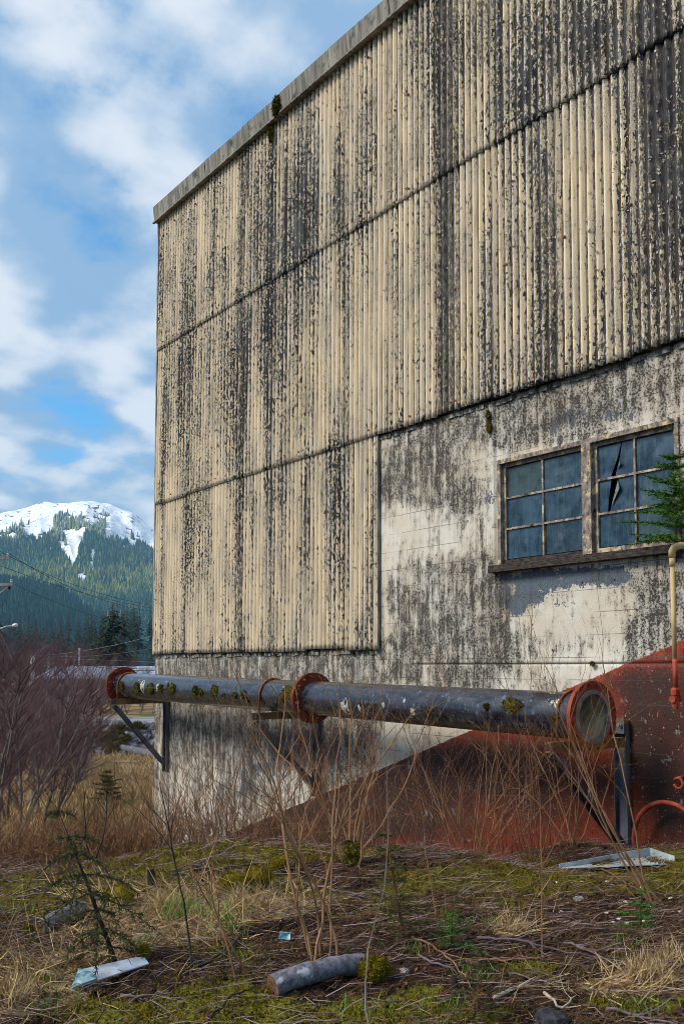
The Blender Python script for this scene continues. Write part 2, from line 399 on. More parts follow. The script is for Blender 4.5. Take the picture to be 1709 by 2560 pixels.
def polar(az, r): return xz(r*np.sin(az), r*np.cos(az))
az = np.concatenate([np.linspace(math.radians(-37), math.radians(-22), 40, False), np.linspace(math.radians(-22), math.radians(-10), 260, False), np.linspace(math.radians(-10), math.radians(2), 40)]); rr = np.concatenate([np.linspace(R0, R1, 190, False), np.linspace(R1, R1+420, 12)])
AZg, RRg = np.meshgrid(az, rr); Hm = mount(AZg, RRg); MX, MY = polar(AZg, RRg)
mpx, mpy = px_of(MX, MY, Hm)
def inpoly(px, py, poly):
    c = np.zeros(np.shape(px), bool); n = len(poly)
    for i in range(n):
        x1, y1 = poly[i]; x2, y2 = poly[(i+1) % n]
        cond = ((y1 > py) != (y2 > py)) & (px < (x2-x1)*(py-y1)/((y2-y1) or 1e-9)+x1); c ^= cond
    return c
CHUTES = [[(150,1326),(213,1324),(214,1345),(204,1360),(198,1395),(187,1422),(170,1412),(158,1385),(141,1350),(160,1352),(172,1370)],
          [(228,1376),(238,1374),(234,1400),(236,1440),(231,1452),(227,1420),(223,1395)], [(193,1434),(205,1434),(222,1452),(210,1466),(194,1452)],
          [(262,1290),(300,1300),(330,1340),(300,1345),(262,1358)],[(330,1290),(396,1330),(396,1380),(370,1370),(340,1330)],[(122,1366),(136,1366),(136,1382),(126,1380)]]
def snowat(px, py, u, v):
    line = 1318 + 22*np.sin(px*0.021) + 14*np.sin(px*0.063+1)
    line = line + np.interp(px, [0, 60, 230, 300, 400], [20, 8, -4, 16, 40])
    sn = (line-py)/30.0 + 2.6*(fbm(u, v, 81, 4)-0.5) + 3.2*(fbm(u*4, v*2.5, 82, 3)-0.5)
    for p in CHUTES:
        sn = np.maximum(sn, np.where(inpoly(px + 14*(fbm(u*2, v*2, 85)-.5), py + 14*(fbm(u*2+50, v*2, 86)-.5), p), 0.9 + 1.5*(fbm(u*2, v*2, 83)-0.45), -9))
    return np.clip(sn, -1, 1)*0.5+0.5
UU, VV = AZg*R1/70.0, RRg/70.0
snow = snowat(mpx, mpy, UU, VV)
n0, n1_ = AZg.shape; ii = np.arange(n0*n1_).reshape(n0, n1_)
k = NM('mountain_rock'); v = k.P(); nn = k.noise(v, 0.03, 5, 0.65)
forest = k.mix(k.mr(k.noise(v, 0.012, 4), .4, .62), (0.010, 0.020, 0.010), (0.045, 0.060, 0.014))
rk = k.noise(k.map(v, (1, 1, .35)), 0.045, 4, .7)
c = k.mix(k.mr(k.ma('ADD', k.attr('snow'), k.ma('MULTIPLY', k.ma('SUBTRACT', nn, .5), .9)), .44, .56), forest, (0.82, 0.85, 0.90))
mm = newmesh('mountain', np.stack([MX, MY, Hm+E], -1).reshape(-1, 3), np.stack([ii[:-1, :-1], ii[:-1, 1:], ii[1:, 1:], ii[1:, :-1]], -1).reshape(-1, 4), dict(snow=snow.ravel()), True)
c = k.mix(k.ma('MULTIPLY', k.mr(rk, .58, .64), k.mr(k.sepx(v)[2], 260, 380)), c, (0.10, 0.11, 0.13))
tag(obj('mountain', mm, k.fin(c, 0.85, k.bump(nn, 0.6, 12), 0, 0.1)), 'broad snow-capped mountain with forested flanks behind the warehouse', kind='structure')

R2A, R2B = 900.0, 1450.0
H2X = np.array([-700, -200, 8, 60, 153, 185, 207, 250, 330, 500]); H2Y = np.array([1440, 1460, 1470, 1476, 1489, 1508, 1528, 1552, 1610, 1660])
def hill2(az, r):
    px = azpx(az); t = np.clip((r-R2A)/(R2B-R2A), 0, 1.4)
    c = (1668.6-np.interp(px, H2X, H2Y)-9)/FPX*R2B/np.cos(az)
    return np.where(t > 1, c*(1-(t-1)), c*(0.02+0.98*np.clip(t, 0, 1)**0.9)) + 5*(fbm(az*40, r/60, 91)-0.5)
az2 = np.linspace(math.radians(-34), math.radians(-8), 90); r2 = np.linspace(R2A, R2B+260, 40)
A2, RR2 = np.meshgrid(az2, r2); Hh2 = hill2(A2, RR2); X2, Y2 = polar(A2, RR2)
i2 = np.arange(A2.size).reshape(A2.shape)
M_HILL = simple('hill_ground', (0.010, 0.018, 0.008), (0.028, 0.040, 0.012), 0.02, 0.95, 0)
tag(obj('hill', newmesh('hill', np.stack([X2, Y2, Hh2+E], -1).reshape(-1, 3), np.stack([i2[:-1, :-1], i2[:-1, 1:], i2[1:, 1:], i2[1:, :-1]], -1).reshape(-1, 4), None, True), M_HILL),
    'low dark wooded hill in front of the mountain', kind='structure')

def forest_mass(name, label, P, hgt, tint, mat, seed):
    r = np.random.default_rng(seed); N = len(P); nv = 5
    V = []; F = []; T = []
    base = 0
    Vall = np.zeros((N, 2*(nv+1), 3))
    for tier, (z0, z1, rad) in enumerate(((0.05, 0.72, 0.17), (0.42, 1.0, 0.115))):
        rot = r.uniform(0, 6.28, N)
        for kk in range(nv):
            a = rot + 2*math.pi*kk/nv; j = r.uniform(0.65, 1.35, N)
            Vall[:, tier*(nv+1)+kk, 0] = P[:, 0] + np.cos(a)*rad*hgt*j
            Vall[:, tier*(nv+1)+kk, 1] = P[:, 1] + np.sin(a)*rad*hgt*j
            Vall[:, tier*(nv+1)+kk, 2] = P[:, 2] + z0*hgt + r.uniform(-.06, .06, N)*hgt
        Vall[:, tier*(nv+1)+nv, 0] = P[:, 0] + r.normal(0, .02, N)*hgt; Vall[:, tier*(nv+1)+nv, 1] = P[:, 1] + r.normal(0, .02, N)*hgt
        Vall[:, tier*(nv+1)+nv, 2] = P[:, 2] + z1*hgt
    b = (np.arange(N)*2*(nv+1))[:, None]
    F = np.concatenate([b + np.array([[t*(nv+1)+kk, t*(nv+1)+(kk+1) % nv, t*(nv+1)+nv]]) for t in (0, 1) for kk in range(nv)])
    me = newmesh(name, Vall.reshape(-1, 3), F, dict(tint=np.repeat(tint, 2*(nv+1))))
    return tag(obj(name, me, mat), label, 'forest', kind='stuff')
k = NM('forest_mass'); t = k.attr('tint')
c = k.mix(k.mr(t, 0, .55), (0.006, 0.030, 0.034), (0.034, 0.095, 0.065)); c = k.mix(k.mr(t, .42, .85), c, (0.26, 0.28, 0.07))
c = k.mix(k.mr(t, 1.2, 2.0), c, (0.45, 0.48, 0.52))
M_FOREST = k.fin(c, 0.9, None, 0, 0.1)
N = 26000
fa = rng.uniform(math.radians(-23.5), math.radians(-9), N); fr = R0 + (R1-R0)*rng.uniform(0, 1, N)**0.85
fh = mount(fa, fr); fx, fy = polar(fa, fr); fpx, fpy = px_of(fx, fy, fh)
sn = snowat(fpx, fpy, fa*R1/70.0, fr/70.0)
keep = (rng.uniform(0, 1, N) > (sn-0.18)*3.2) & (fpy > 1268)
band = np.exp(-((fpy-(1462+8*np.sin(fpx*.03)))/34.0)**2)*np.clip(0.3+1.3*(fbm(fpx*.02, fpy*.03, 97)-.2), 0, 1.2)  # sunlit patch of the lower slope, painted as yellow-green tree colour
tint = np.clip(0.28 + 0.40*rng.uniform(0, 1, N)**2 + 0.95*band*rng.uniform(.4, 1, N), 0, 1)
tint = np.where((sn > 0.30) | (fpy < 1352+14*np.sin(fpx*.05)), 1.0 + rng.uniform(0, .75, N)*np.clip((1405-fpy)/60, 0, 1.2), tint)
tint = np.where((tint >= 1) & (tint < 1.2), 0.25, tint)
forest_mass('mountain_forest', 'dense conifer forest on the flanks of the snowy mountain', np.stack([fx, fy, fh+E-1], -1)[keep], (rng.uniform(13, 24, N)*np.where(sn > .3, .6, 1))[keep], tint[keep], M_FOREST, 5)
N = 5200
fa = rng.uniform(math.radians(-22.5), math.radians(-11.5), N); fr = rng.uniform(R2A, R2B+20, N); fh = hill2(fa, fr); fx, fy = polar(fa, fr)
forest_mass('hill_forest', 'dark blue-green conifer wood covering the low hill', np.stack([fx, fy, fh+E-1], -1), rng.uniform(11, 19, N), np.clip(.02+.28*rng.uniform(0, 1, N), 0, 1), M_FOREST, 6)

# conifers one can tell apart
def conifer_proto(name, Ht, rad, layers, per, seed, mat, droop=0.35, jag=3, top=0.02):
    R = random.Random(seed); root = thing(name, '', '')
    tr = MB().tube([(0, 0, 0), (0, 0, Ht*0.5), (0, 0, Ht*0.99)], [Ht*0.018, Ht*0.011, Ht*0.002], 5); tr.build('trunk', M_TRUNK, root)
    V = []; F = []
    for i in range(layers):
        f = i/(layers-1); z = Ht*(0.10+0.89*f); L0 = rad*((1-f)**0.8*0.97+top)
        n = max(3, int(per*(1-f*0.65)))
        for kx in range(n):
            a = R.uniform(0, 6.283); L = L0*R.uniform(0.45, 1.25)
            dx, dy = math.cos(a), math.sin(a); zz0 = z + R.uniform(-.5, .5)*Ht/layers
            prev = None
            m = jag
            tipz = -droop*L*R.uniform(.4, 1.4)
            for j in range(m):
                f0, f1 = j/m, (j+1)/m
                p0 = Vector((dx*L*f0, dy*L*f0, zz0+tipz*f0*f0)); p1 = Vector((dx*L*f1*1.05, dy*L*f1*1.05, zz0+tipz*f1*f1))
                wd = L*0.30*(1-f0*0.55)*R.uniform(.6, 1.3)
                s = Vector((-dy, dx, R.uniform(-.3, .3)))*wd; hang = Vector((0, 0, -L*0.16*R.uniform(.3, 1.2)))
                b = len(V); V += [tuple(p0), tuple(p0*0.4+p1*0.6+s+hang), tuple(p1), tuple(p0*0.4+p1*0.6-s+hang)]
                F += [(b, b+1, b+2), (b, b+2, b+3)]
    obj('crown', newmesh('crown', V, F), mat, root); return root
def copy_tree(root, parent=None):
    c = root.copy(); COL.objects.link(c); c.parent = parent
    for ch in root.children: copy_tree(ch, c)
    return c
protos = [conifer_proto('conifer_tree', 20, 3.4, 22, 9, s, (M_CONIF, M_CONIF, M_CONIF, M_CONIFY, M_CONIF)[s], jag=2) for s in range(5)]
used = [False]*5
def place_conifer(loc, s, pi, label, group, rz=None):
    p = protos[pi]; o = p if not used[pi] else copy_tree(p); used[pi] = True
    o.location = loc; o.scale = (s*random.uniform(.85, 1.2), s*random.uniform(.85, 1.2), s); o.rotation_euler = (0, 0, random.uniform(0, 6.28))
    return tag(o, label, 'tree', group)
tops = np.array([[0, 1560], [50, 1548], [110, 1545], [170, 1540], [230, 1532], [285, 1516], [340, 1512], [395, 1500]])
for i in range(120):
    f = i % 4
    zf = (250, 310, 380, 460)[f]*random.uniform(.92, 1.08)
    px = random.uniform(-40, 420)
    ty = np.interp(px, tops[:, 0], tops[:, 1]) + random.uniform(-14, 16) + (3-f)*7 - 8
    top = depthp(px, ty, zf); s = random.uniform(.6, 1.05)
    young = (f == 0 and random.random() < .6)
    s *= .62 if young else 1
    if young: top = depthp(px, random.uniform(1590, 1625), zf*.75)
    place_conifer((top.x, top.y, top.z-20*s), s, 3 if young else random.choice((0, 1, 2, 4)),
        'yellow-green young conifer low at the edge of the dark wood' if young else 'dark conifer standing in the wood at the foot of the mountain', 'young conifers at the wood edge' if young else 'conifers in the wood below the mountain')
sp = conifer_proto('spruce_tree', 15, 5.4, 34, 18, 31, M_CONIFN, droop=.45, jag=3)
t = depthp(283, 1500, 95); sp.location = (t.x, t.y, t.z-15); tag(sp, 'broad dark spruce standing alone before the wood, left of the warehouse', 'tree')
sp2 = conifer_proto('spruce_tree', 18, 5.2, 30, 15, 37, M_CONIFN, droop=.5, jag=3)
t = depthp(-38, 1425, 85); sp2.location = (t.x, t.y, t.z-18); tag(sp2, 'dark spruce cut off by the left edge, behind the street lamp', 'tree')

# ------------------------------------------------------------------ warehouse
H0, H1, H2, HF0, HF1 = 0.26, 3.25, 6.40, 9.10, 9.42           # sheet bottoms, seams, fascia (above the eye)
YC, JY, YEND = 17.25, 15.877, 2.9                             # building corner, a sheet joint, end beyond the frame
B = thing('warehouse', 'tall derelict warehouse clad in peeling cream corrugated sheets over a stained concrete base', 'building', (WX, YC, gxy(WX, YC)))

# --- corrugated sheets
def wear_fn(y, h, crest):
    px, py = px_of(np.full_like(y, WX), y, h)
    lane = np.floor((y-JY)*9)
    lw = vn(lane*0.77, h*0.40, 101)-0.5
    wv = 0.405 + 0.50*(fbm(y*0.8, h*0.35, 103)-0.5) + 0.60*lw + 0.20*(vn(lane*1.37+5, h*2.2, 107)-0.5)
    wv = wv + blobs(px, py, [(450,700,70,120,.14),(600,640,120,120,.10),(640,850,60,110,.18),(560,1000,150,200,.10),(690,420,50,140,.18),(720,600,60,120,.2),(820,560,70,120,.14),(1000,250,60,160,.08),
        (1180,100,200,140,.12),(1300,250,60,120,.2),(1500,120,120,90,.22),(900,780,80,220,-.16),(1030,720,70,260,-.24),(1180,720,50,260,-.18),(1290,700,60,200,-.08),(1490,500,70,300,-.22),(1650,300,40,200,.2),
        (480,620,18,120,-.25),(520,600,20,100,-.25),(590,1480,40,160,-.2),(520,1560,90,70,-.2),(650,1560,60,90,-.15),(850,1250,90,120,.08),(700,1230,40,70,.2),(480,1340,50,120,.14),(920,700,30,200,.05),(960,180,40,160,-.15)])
    d = 0.0*y
    for y0, y1, h0, h1, a in ((13.74,14.02,-1,8.2,.70),(13.65,13.95,8.0,9.2,.9),(8.50,8.90,3,9.2,.85),(6.88,7.22,3,6.2,.72),(6.9,7.1,6.2,9.2,.5),(4.0,5.86,3,9.2,.62),(10.7,11.0,5,9.2,.35),(12.3,12.5,3,9,.25),(15.8,16.0,0,9,.25),(16.9,17.3,3,9,.35),
                              (9.75,9.95,6.4,9.2,.35),(11.85,12.0,6.4,8.6,.45),(12.0,12.35,7.2,8.8,.3),(5.86,7.8,6.4,9.2,.30),(7.9,8.2,7.6,9.2,.2),(4.0,9.6,7.5,9.3,.34),(4.0,6.6,6.5,9.3,.48)):
        s = 0.10; e = (vn(h*0.8, h*0+y0, 111)-.5)*0.25
        d = np.maximum(d, a*sst(y0-s+e, y0+s+e, y)*(1-sst(y1-s+e, y1+s+e, y))*sst(h0-.2, h0+.2, h)*(1-sst(h1-.3, h1+.3, h)))
    d = d*(0.45+0.62*vn(lane*0.9, h*0.9, 113)) + 0.16*sst(.45, .75, vn(lane*.61, h*.4, 117))*sst(3, 6, h) + .06
    wv = wv + 0.30*d - 0.02
    return np.clip(wv, 0, 1), np.clip(d + 0.25*np.clip(wv-.5, 0, 1), 0, 1)
k = NM('peeling_paint_cement'); v = k.P()
wv = k.attr('wear'); crest = k.attr('crest'); side = k.attr('side'); dirt = k.attr('dirt')
strk = k.noise(k.map(v, (1, 26, 1.6)), 1.0, 2, 0.6)
nvn = k.node('ShaderNodeTexNoise'); nvn.inputs['Scale'].default_value = 27; nvn.inputs['Detail'].default_value = 3; k.ln(k.map(v, (1, 1, .42)), nvn.inputs['Vector'])
fine = nvn.outputs[0]
wob = k.node('ShaderNodeVectorMath', operation='MULTIPLY_ADD'); k.ln(nvn.outputs['Color'], wob.inputs[0]); wob.inputs[1].default_value = (2.2, 2.2, 2.2)
k.ln(k.map(v, (46, 76, 30)), wob.inputs[2])
vo = k.voro(wob.outputs[0], 1.0); ve = k.voro(wob.outputs[0], 1.0, 'DISTANCE_TO_EDGE')
cell = k.sepx(vo.outputs['Color']); ed_ = ve.outputs['Distance']
mac = k.noise(k.map(v, (1, 3.2, 1.1)), 1.0, 2)
loss = k.ma('ADD', wv, k.ma('ADD', k.ma('MULTIPLY', side, 0.17), k.ma('MULTIPLY', k.ma('SUBTRACT', 0.58, crest), 0.52)))
chip = k.ma('ADD', k.ma('MULTIPLY', cell[0], 0.52), k.ma('MULTIPLY', k.mr(fine, .3, .7, 0, 1, False), 0.48))
paint = k.mr(k.ma('SUBTRACT', chip, loss), -0.01, 0.02)
crackz = k.mr(k.ma('ADD', mac, k.ma('MULTIPLY', wv, 0.45)), 0.55, 0.85)
crack = k.ma('MULTIPLY', k.mr(ed_, 0.01, 0.09, 1, 0), crackz)
pc = k.mix(k.mr(mac, .3, .7), (0.72, 0.575, 0.38), (0.62, 0.51, 0.365))
pc = k.mix(k.ma('MULTIPLY', cell[1], 0.35), pc, (0.78, 0.65, 0.46))
pc = k.mix(k.ma('MULTIPLY', k.mr(strk, .50, .72), 0.45), pc, (0.22, 0.18, 0.125))
bare = k.mix(k.mr(mac, .42, .64), (0.016, 0.018, 0.024), (0.095, 0.10, 0.105))
bare = k.mix(k.mr(strk, .45, .7), bare, (0.040, 0.038, 0.040))
col = k.mix(paint, bare, pc)
col = k.mix(k.ma('MULTIPLY', crack, k.ma('MULTIPLY', paint, 0.85)), col, (0.05, 0.045, 0.042))
dn = k.noise(k.map(v, (1, 34, 13)), 1.0, 3, .7)
dm = k.ma('MULTIPLY', k.mr(k.ma('ADD', dirt, k.ma('ADD', k.ma('MULTIPLY', k.ma('SUBTRACT', dn, .5), 1.6), k.ma('MULTIPLY', k.ma('SUBTRACT', cell[2], .5), .5))), .30, .85), 0.86)
col = k.mix(dm, col, k.mix(k.mr(fine, .35, .65), (0.016, 0.015, 0.016), (0.10, 0.09, 0.08)))
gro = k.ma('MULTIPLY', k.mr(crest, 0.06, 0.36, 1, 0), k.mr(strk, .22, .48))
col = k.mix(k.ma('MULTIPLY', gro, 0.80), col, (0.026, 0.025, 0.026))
M_SHEET = k.fin(col, 0.75, None, 0, 0.25)
k = NM('loose_paint'); f = k.isl()
M_FLAKE = k.fin(k.mix(f, (0.20, 0.155, 0.10), (0.66, 0.53, 0.36)), .7, None, 0, .25)

PIT = 1/9.0; AMP = 0.024
def corr_sheet(ya, yb, h0, h1, row, seed):
    R = np.random.default_rng(seed)
    ny = max(6, int(round((yb-ya)/PIT*8))); nh = max(3, int((h1-h0)/0.085))
    ys = np.linspace(ya, yb, ny+1); hs = np.linspace(h0, h1, nh+1)
    Y, Hh = np.meshgrid(ys, hs)
    ph = (Y-JY)*2*math.pi*9
    wob = 0.006*(vn(Y*1.4, Hh*0.5, 121+row)-0.5)
    x = WX - 0.045 - AMP*np.cos(ph) - 0.020*(1-(Hh-h0)/(h1-h0)) + wob + R.normal(0, 0.002)
    hb = Hh + (R.normal(0, .010, ny+1)*0.35 + R.normal(0, .006))[None, :]*(Hh <= h0+1e-6)
    wv_, dd = wear_fn(Y, Hh, 0)
    cr = 0.5+0.5*np.cos(ph); sd = np.sin(ph)
    V = np.stack([x, Y, hb+E], -1).reshape(-1, 3)
    n = ny+1; i = np.arange((nh+1)*n).reshape(nh+1, n)
    F = np.stack([i[:-1, :-1], i[1:, :-1], i[1:, 1:], i[:-1, 1:]], -1).reshape(-1, 4)
    # bottom and side edges: real sheet thickness
    def lip(ids, dx):
        nonlocal V, F, wv_, dd, cr, sd
        b = len(V); V = np.concatenate([V, V[ids] + np.array([dx, 0, 0])])
        wv_ = np.append(wv_.ravel(), np.full(len(ids), .9)); dd = np.append(np.ravel(dd), np.full(len(ids), .5)); cr = np.append(np.ravel(cr), np.zeros(len(ids))); sd = np.append(np.ravel(sd), np.zeros(len(ids)))
        F = np.concatenate([F, np.array([(ids[q], ids[q+1], b+q+1, b+q) for q in range(len(ids)-1)])])
    lip(i[0], 0.011); lip(i[:, 0], 0.010)
    me = newmesh('corrugated_sheet', V, F, dict(wear=np.ravel(wv_), dirt=np.ravel(dd), crest=np.ravel(cr), side=np.ravel(sd)), True)
    o = obj('corrugated_sheet', me, M_SHEET, B)
    return o
edges = [YC, JY+1] + [JY-i for i in range(0, 14)]; edges = [e for e in edges if e > YEND-0.2]
sd_ = 0
for row, (h0, h1) in enumerate(((H0, H1+0.06), (H1, H2+0.06), (H2, HF0+0.15))):
    for i in range(len(edges)-1):
        yb, ya = edges[i], edges[i+1]
        if row == 0:
            if yb <= 10.18: continue
            ya = max(ya, 10.17)
        sd_ += 1
        j = random.uniform(-.012, .012)
        corr_sheet(ya+0.001, yb-0.004, h0+j, h1, row, sd_)
# loose paint curling off the sheets
def sheet_x(y, h):
    row = np.where(h < H1, 0, np.where(h < H2, 1, 2)); h0 = np.choose(row, [H0, H1, H2]); h1 = np.choose(row, [H1, H2, HF0])
    return WX - 0.045 - AMP*np.cos((y-JY)*2*math.pi*9) - 0.020*(1-(h-h0)/(h1-h0))
N = 150000
fy = rng.uniform(4.4, 17.2, N); fh = rng.uniform(H0+.03, HF0-.02, N)
fw, fd = wear_fn(fy, fh, 0); fcr = 0.5+0.5*np.cos((fy-JY)*2*math.pi*9)
clus = fbm(fy*2.2, fh*1.3, 151)
keep = ~((fy < 10.2) & (fh < H1+.03)) & (rng.uniform(0, 1, N) < np.clip((fw-.22)*1.5, 0, .9)*np.clip(.25+fcr, 0, 1)*(1-.88*fd)*np.clip((clus-.36)*4, 0.06, 1))
fy, fh = fy[keep], fh[keep]; N = len(fy)
ang = (fy-JY)*2*math.pi*9
sl_ = AMP*np.sin(ang)*2*math.pi*9
nrm = np.stack([-np.ones(N), sl_*-1*-1, np.zeros(N)], -1); nrm[:, 1] = -sl_*-1
nrm = np.stack([-np.ones(N), sl_, np.zeros(N)], -1); nrm /= np.linalg.norm(nrm, axis=1, keepdims=True)
tz = np.tile(np.array([[0, 0, 1.0]]), (N, 1)); ty = np.cross(tz, nrm)
rot = rng.uniform(0, 6.28, N)[:, None]; ta = ty*np.cos(rot)+tz*np.sin(rot); tb = -ty*np.sin(rot)+tz*np.cos(rot)
c0 = np.stack([sheet_x(fy, fh), fy, fh+E], -1) + nrm*0.002
sa = rng.uniform(.004, .0115, N)[:, None]; sb = sa*rng.uniform(.7, 1.9, N)[:, None]; lf = sa*rng.uniform(.1, .95, N)[:, None]
j = lambda: 1+rng.uniform(-.35, .35, N)[:, None]
V = np.stack([c0-ta*sa*j()-tb*sb*j(), c0+ta*sa*j()-tb*sb*j()+nrm*lf*.3, c0-ta*sa*j(), c0+ta*sa*j()+nrm*lf*.45, c0-ta*sa*j()*.8+tb*sb*j()+nrm*lf*.6, c0+ta*sa*j()*.7+tb*sb*j()+nrm*lf*1.5], 1).reshape(-1, 3)
b = (np.arange(N)*6)[:, None]
tag(obj('paint_flakes', newmesh('paint_flakes', V, np.concatenate([b+np.array([[0, 1, 3, 2]]), b+np.array([[2, 3, 5, 4]])])), M_FLAKE, B), kind='stuff')
# rusty fixing bolts with washers along the seams
M_RUST = simple('rust', (0.10, 0.028, 0.010), (0.34, 0.095, 0.022), 9, 0.8, 0.5, 70, 0.006)
bolt_me = MB().tube([(0, 0, 0), (-0.012, 0, 0), (-0.02, 0, 0)], [0.02, 0.018, 0.009], 6)
bolt_me = newmesh('bolt', bolt_me.V, bolt_me.F); bolt_me.materials.append(M_RUST)
for h in (H1+.12, H2+.12, HF0-.25, (H1+H2)/2, (H2+HF0)/2+.1):
    for y in np.arange(5.0, 17, 0.888):
        if random.random() < .3: continue
        o = obj('bolt', bolt_me, None, B); yy = JY - round((JY-y)*9)/9.0; o.location = (WX-0.075, yy, h+E+random.uniform(-.02, .02))
# corner trim pieces on the far edge
M_TRIM = simple('corner_trim', (0.10, 0.095, 0.085), (0.40, 0.35, 0.26), 7, 0.85, 0.4, 60, 0.01, stretch=(1, 1, .4))
for h0, h1 in ((H0, 3.0), (2.95, 4.6), (4.55, 6.3), (6.25, 7.7), (7.65, HF0)):
    o = MB().box((WX-0.035, YC+0.03, (h0+h1)/2+E), (0.07+h0*.002, 0.05, h1-h0)).build('corner_trim', M_TRIM, B)

# --- fascia slabs
k = NM('fascia_cement'); v = k.P()
s1 = k.noise(k.map(v, (1, 9, 0.9)), 1.0, 5, .65); s2 = k.noise(v, 3, 4)
c = k.mix(k.mr(s1, .35, .68), (0.115, 0.112, 0.10), (0.30, 0.285, 0.245)); c = k.mix(k.mr(s2, .55, .72), c, (0.05, 0.05, 0.05)); c = k.mix(k.mr(k.noise(v, 9, 4), .60, .72), c, (0.10, 0.105, 0.045))
M_FASC = k.fin(c, 0.9, k.bump(s1, 0.3, 0.01), 0, 0.2)
fj = [YC+0.10, 15.15, 13.80, 12.55, 11.20, 9.75, 8.3, 6.8, 5.3, 3.8, YEND]
for i in range(len(fj)-1):
    yb, ya = fj[i]-0.006, fj[i+1]+0.006; tilt = random.uniform(-.015, .015); m = MB()
    xo = WX-0.15+random.uniform(-.008, .008); mb_ = random.uniform(-.012, .012)
    V = []
    for y, dz in ((yb, tilt), (ya, -tilt)):
        V += [(xo+.015, y, HF0+E+dz), (xo-.02, y, HF1+E+dz), (xo+.10, y, HF1+E+dz+.01), (WX-.01, y, HF0+E+dz+.0)]
    m.add(V, [(0,1,2,3)[::-1], (4,5,6,7), (0,4,5,1)[::-1], (1,5,6,2)[::-1], (2,6,7,3)[::-1], (3,7,4,0)[::-1]])
    m.build('fascia_slab', M_FASC, B)
    MB().box((xo-.004, (ya+yb)/2, HF0+E-.012), (.05, yb-ya, .022)).build('drip_edge', M_FASC, B)

# --- concrete base
WY0, WY1, WH0, WH1 = 5.44, 7.93, 1.17, 2.50          # window opening
BAY = 7.97
ys = np.unique(np.round(np.concatenate([np.arange(YEND, YC+.06, 0.04), [WY0, WY1, BAY-.004, BAY+.004, 10.17, 10.19, YC+.05]]), 4))
hs = np.unique(np.round(np.concatenate([np.arange(-5.2, H1+.02, 0.04), [WH0, WH1, 0.035, 0.043, 0.051, H0-.02, H0, H1-.02, H1]]), 4)); hs = hs[hs <= H1+1e-6]
Yg, Hg = np.meshgrid(ys, hs)
Xg = np.full_like(Yg, WX) + 0.028*(Yg < BAY)*sst(-.2, .3, Hg) + 0.006*(fbm(Yg*1.2, Hg*1.2, 131)-0.5)
Xg += 0.016*(np.abs(Hg-0.043) < .006)*(Yg < 9.5) - 0.018*sst(0.4, -.2, Hg)*0
Xg += np.where((Yg > 10.18) & (Hg > H0-0.001), 0.03, 0)
Xg += 0.003*((np.floor((Hg+7)/0.245) % 2) - .5)*1.0
PXg, PYg = px_of(Xg, Yg, Hg)
GRIME = [(1050,1160,110,70,.55),(1010,1230,80,40,.45),(1150,1260,60,60,.35),(1130,1060,100,60,.45),(1160,1230,28,30,.7),(1120,1440,80,60,.35),(1180,1500,60,110,.55),(1230,1540,35,110,.75),(1150,1650,130,70,.75),(1040,1640,110,60,.55),
         (1010,1500,50,90,.40),(1230,1620,60,50,.5),(1080,1560,60,60,.45),(985,1480,18,30,.7),(1330,1030,150,55,.85),(1500,980,160,60,.55),(1650,930,110,50,.45),(1400,1080,110,35,.45),(1260,1060,50,60,.5),(1680,1110,60,100,.35),
         (1540,1450,60,40,.2),(1640,1500,60,130,.55),(1600,1600,40,60,.5),(1700,1560,40,120,.5),(1440,1620,60,20,.18),(1340,1600,60,20,.12),(1700,1250,14,140,.4)]
band = sst(-2.3, -0.1, Hg)*(1-sst(H0-.03, H0+.1, Hg))*sst(9.9, 10.5, Yg)
gr = blobs(PXg, PYg, GRIME, 0.15)*1.15 + band*(0.42+0.42*sst(-.75, .25, Hg)) + 0.30*sst(10.2, 11, Yg) + .25*sst(-.9, -.5, Hg)*(1-sst(-.5, -.3, Hg))*sst(10.4, 11, Yg)
gr = gr*(0.55+0.9*fbm(Yg*2.2, Hg*1.3, 133)) + 0.20*(vn(Yg*5.5, Hg*0.35, 137)-0.45)*sst(9.9, 10.6, Yg)
BAREB = [(1340,1445,90,28,1.0),(1480,1440,70,30,.8),(1300,1490,60,34,.7),(1400,1500,50,24,.45),(1290,1520,40,30,.4),(1560,1440,50,30,.5),(1220,1230,24,50,.55),(1500,1030,120,40,.45),(1400,1060,60,30,.4),(700,1870,90,70,.5),(620,1960,70,60,.45),(780,1880,70,60,.4),(860,1900,70,60,.3)]
br = blobs(PXg, PYg, BAREB, 0.10)*(.45+.75*fbm(Yg*6, Hg*6, 161))
redl = 0.28 - 0.353*(Yg-5.42)
RGR = [(650,2080,90,60,.7),(820,2040,80,60,.6),(1050,2050,130,60,.45),(1350,2000,90,60,.3),(1000,1960,120,90,.45),(1180,1930,130,60,.55),(1600,1800,60,110,.55),(1680,1760,60,90,.7),(1690,2000,60,120,.55),(1560,1700,50,30,.35),(900,2050,60,80,.5),(1300,1900,120,50,.45),(760,2060,80,60,.6),(1640,1920,60,80,.35)]
rg = blobs(PXg, PYg, RGR, 0.10)*(0.5+1.0*fbm(Yg*2.5, Hg*2, 139))
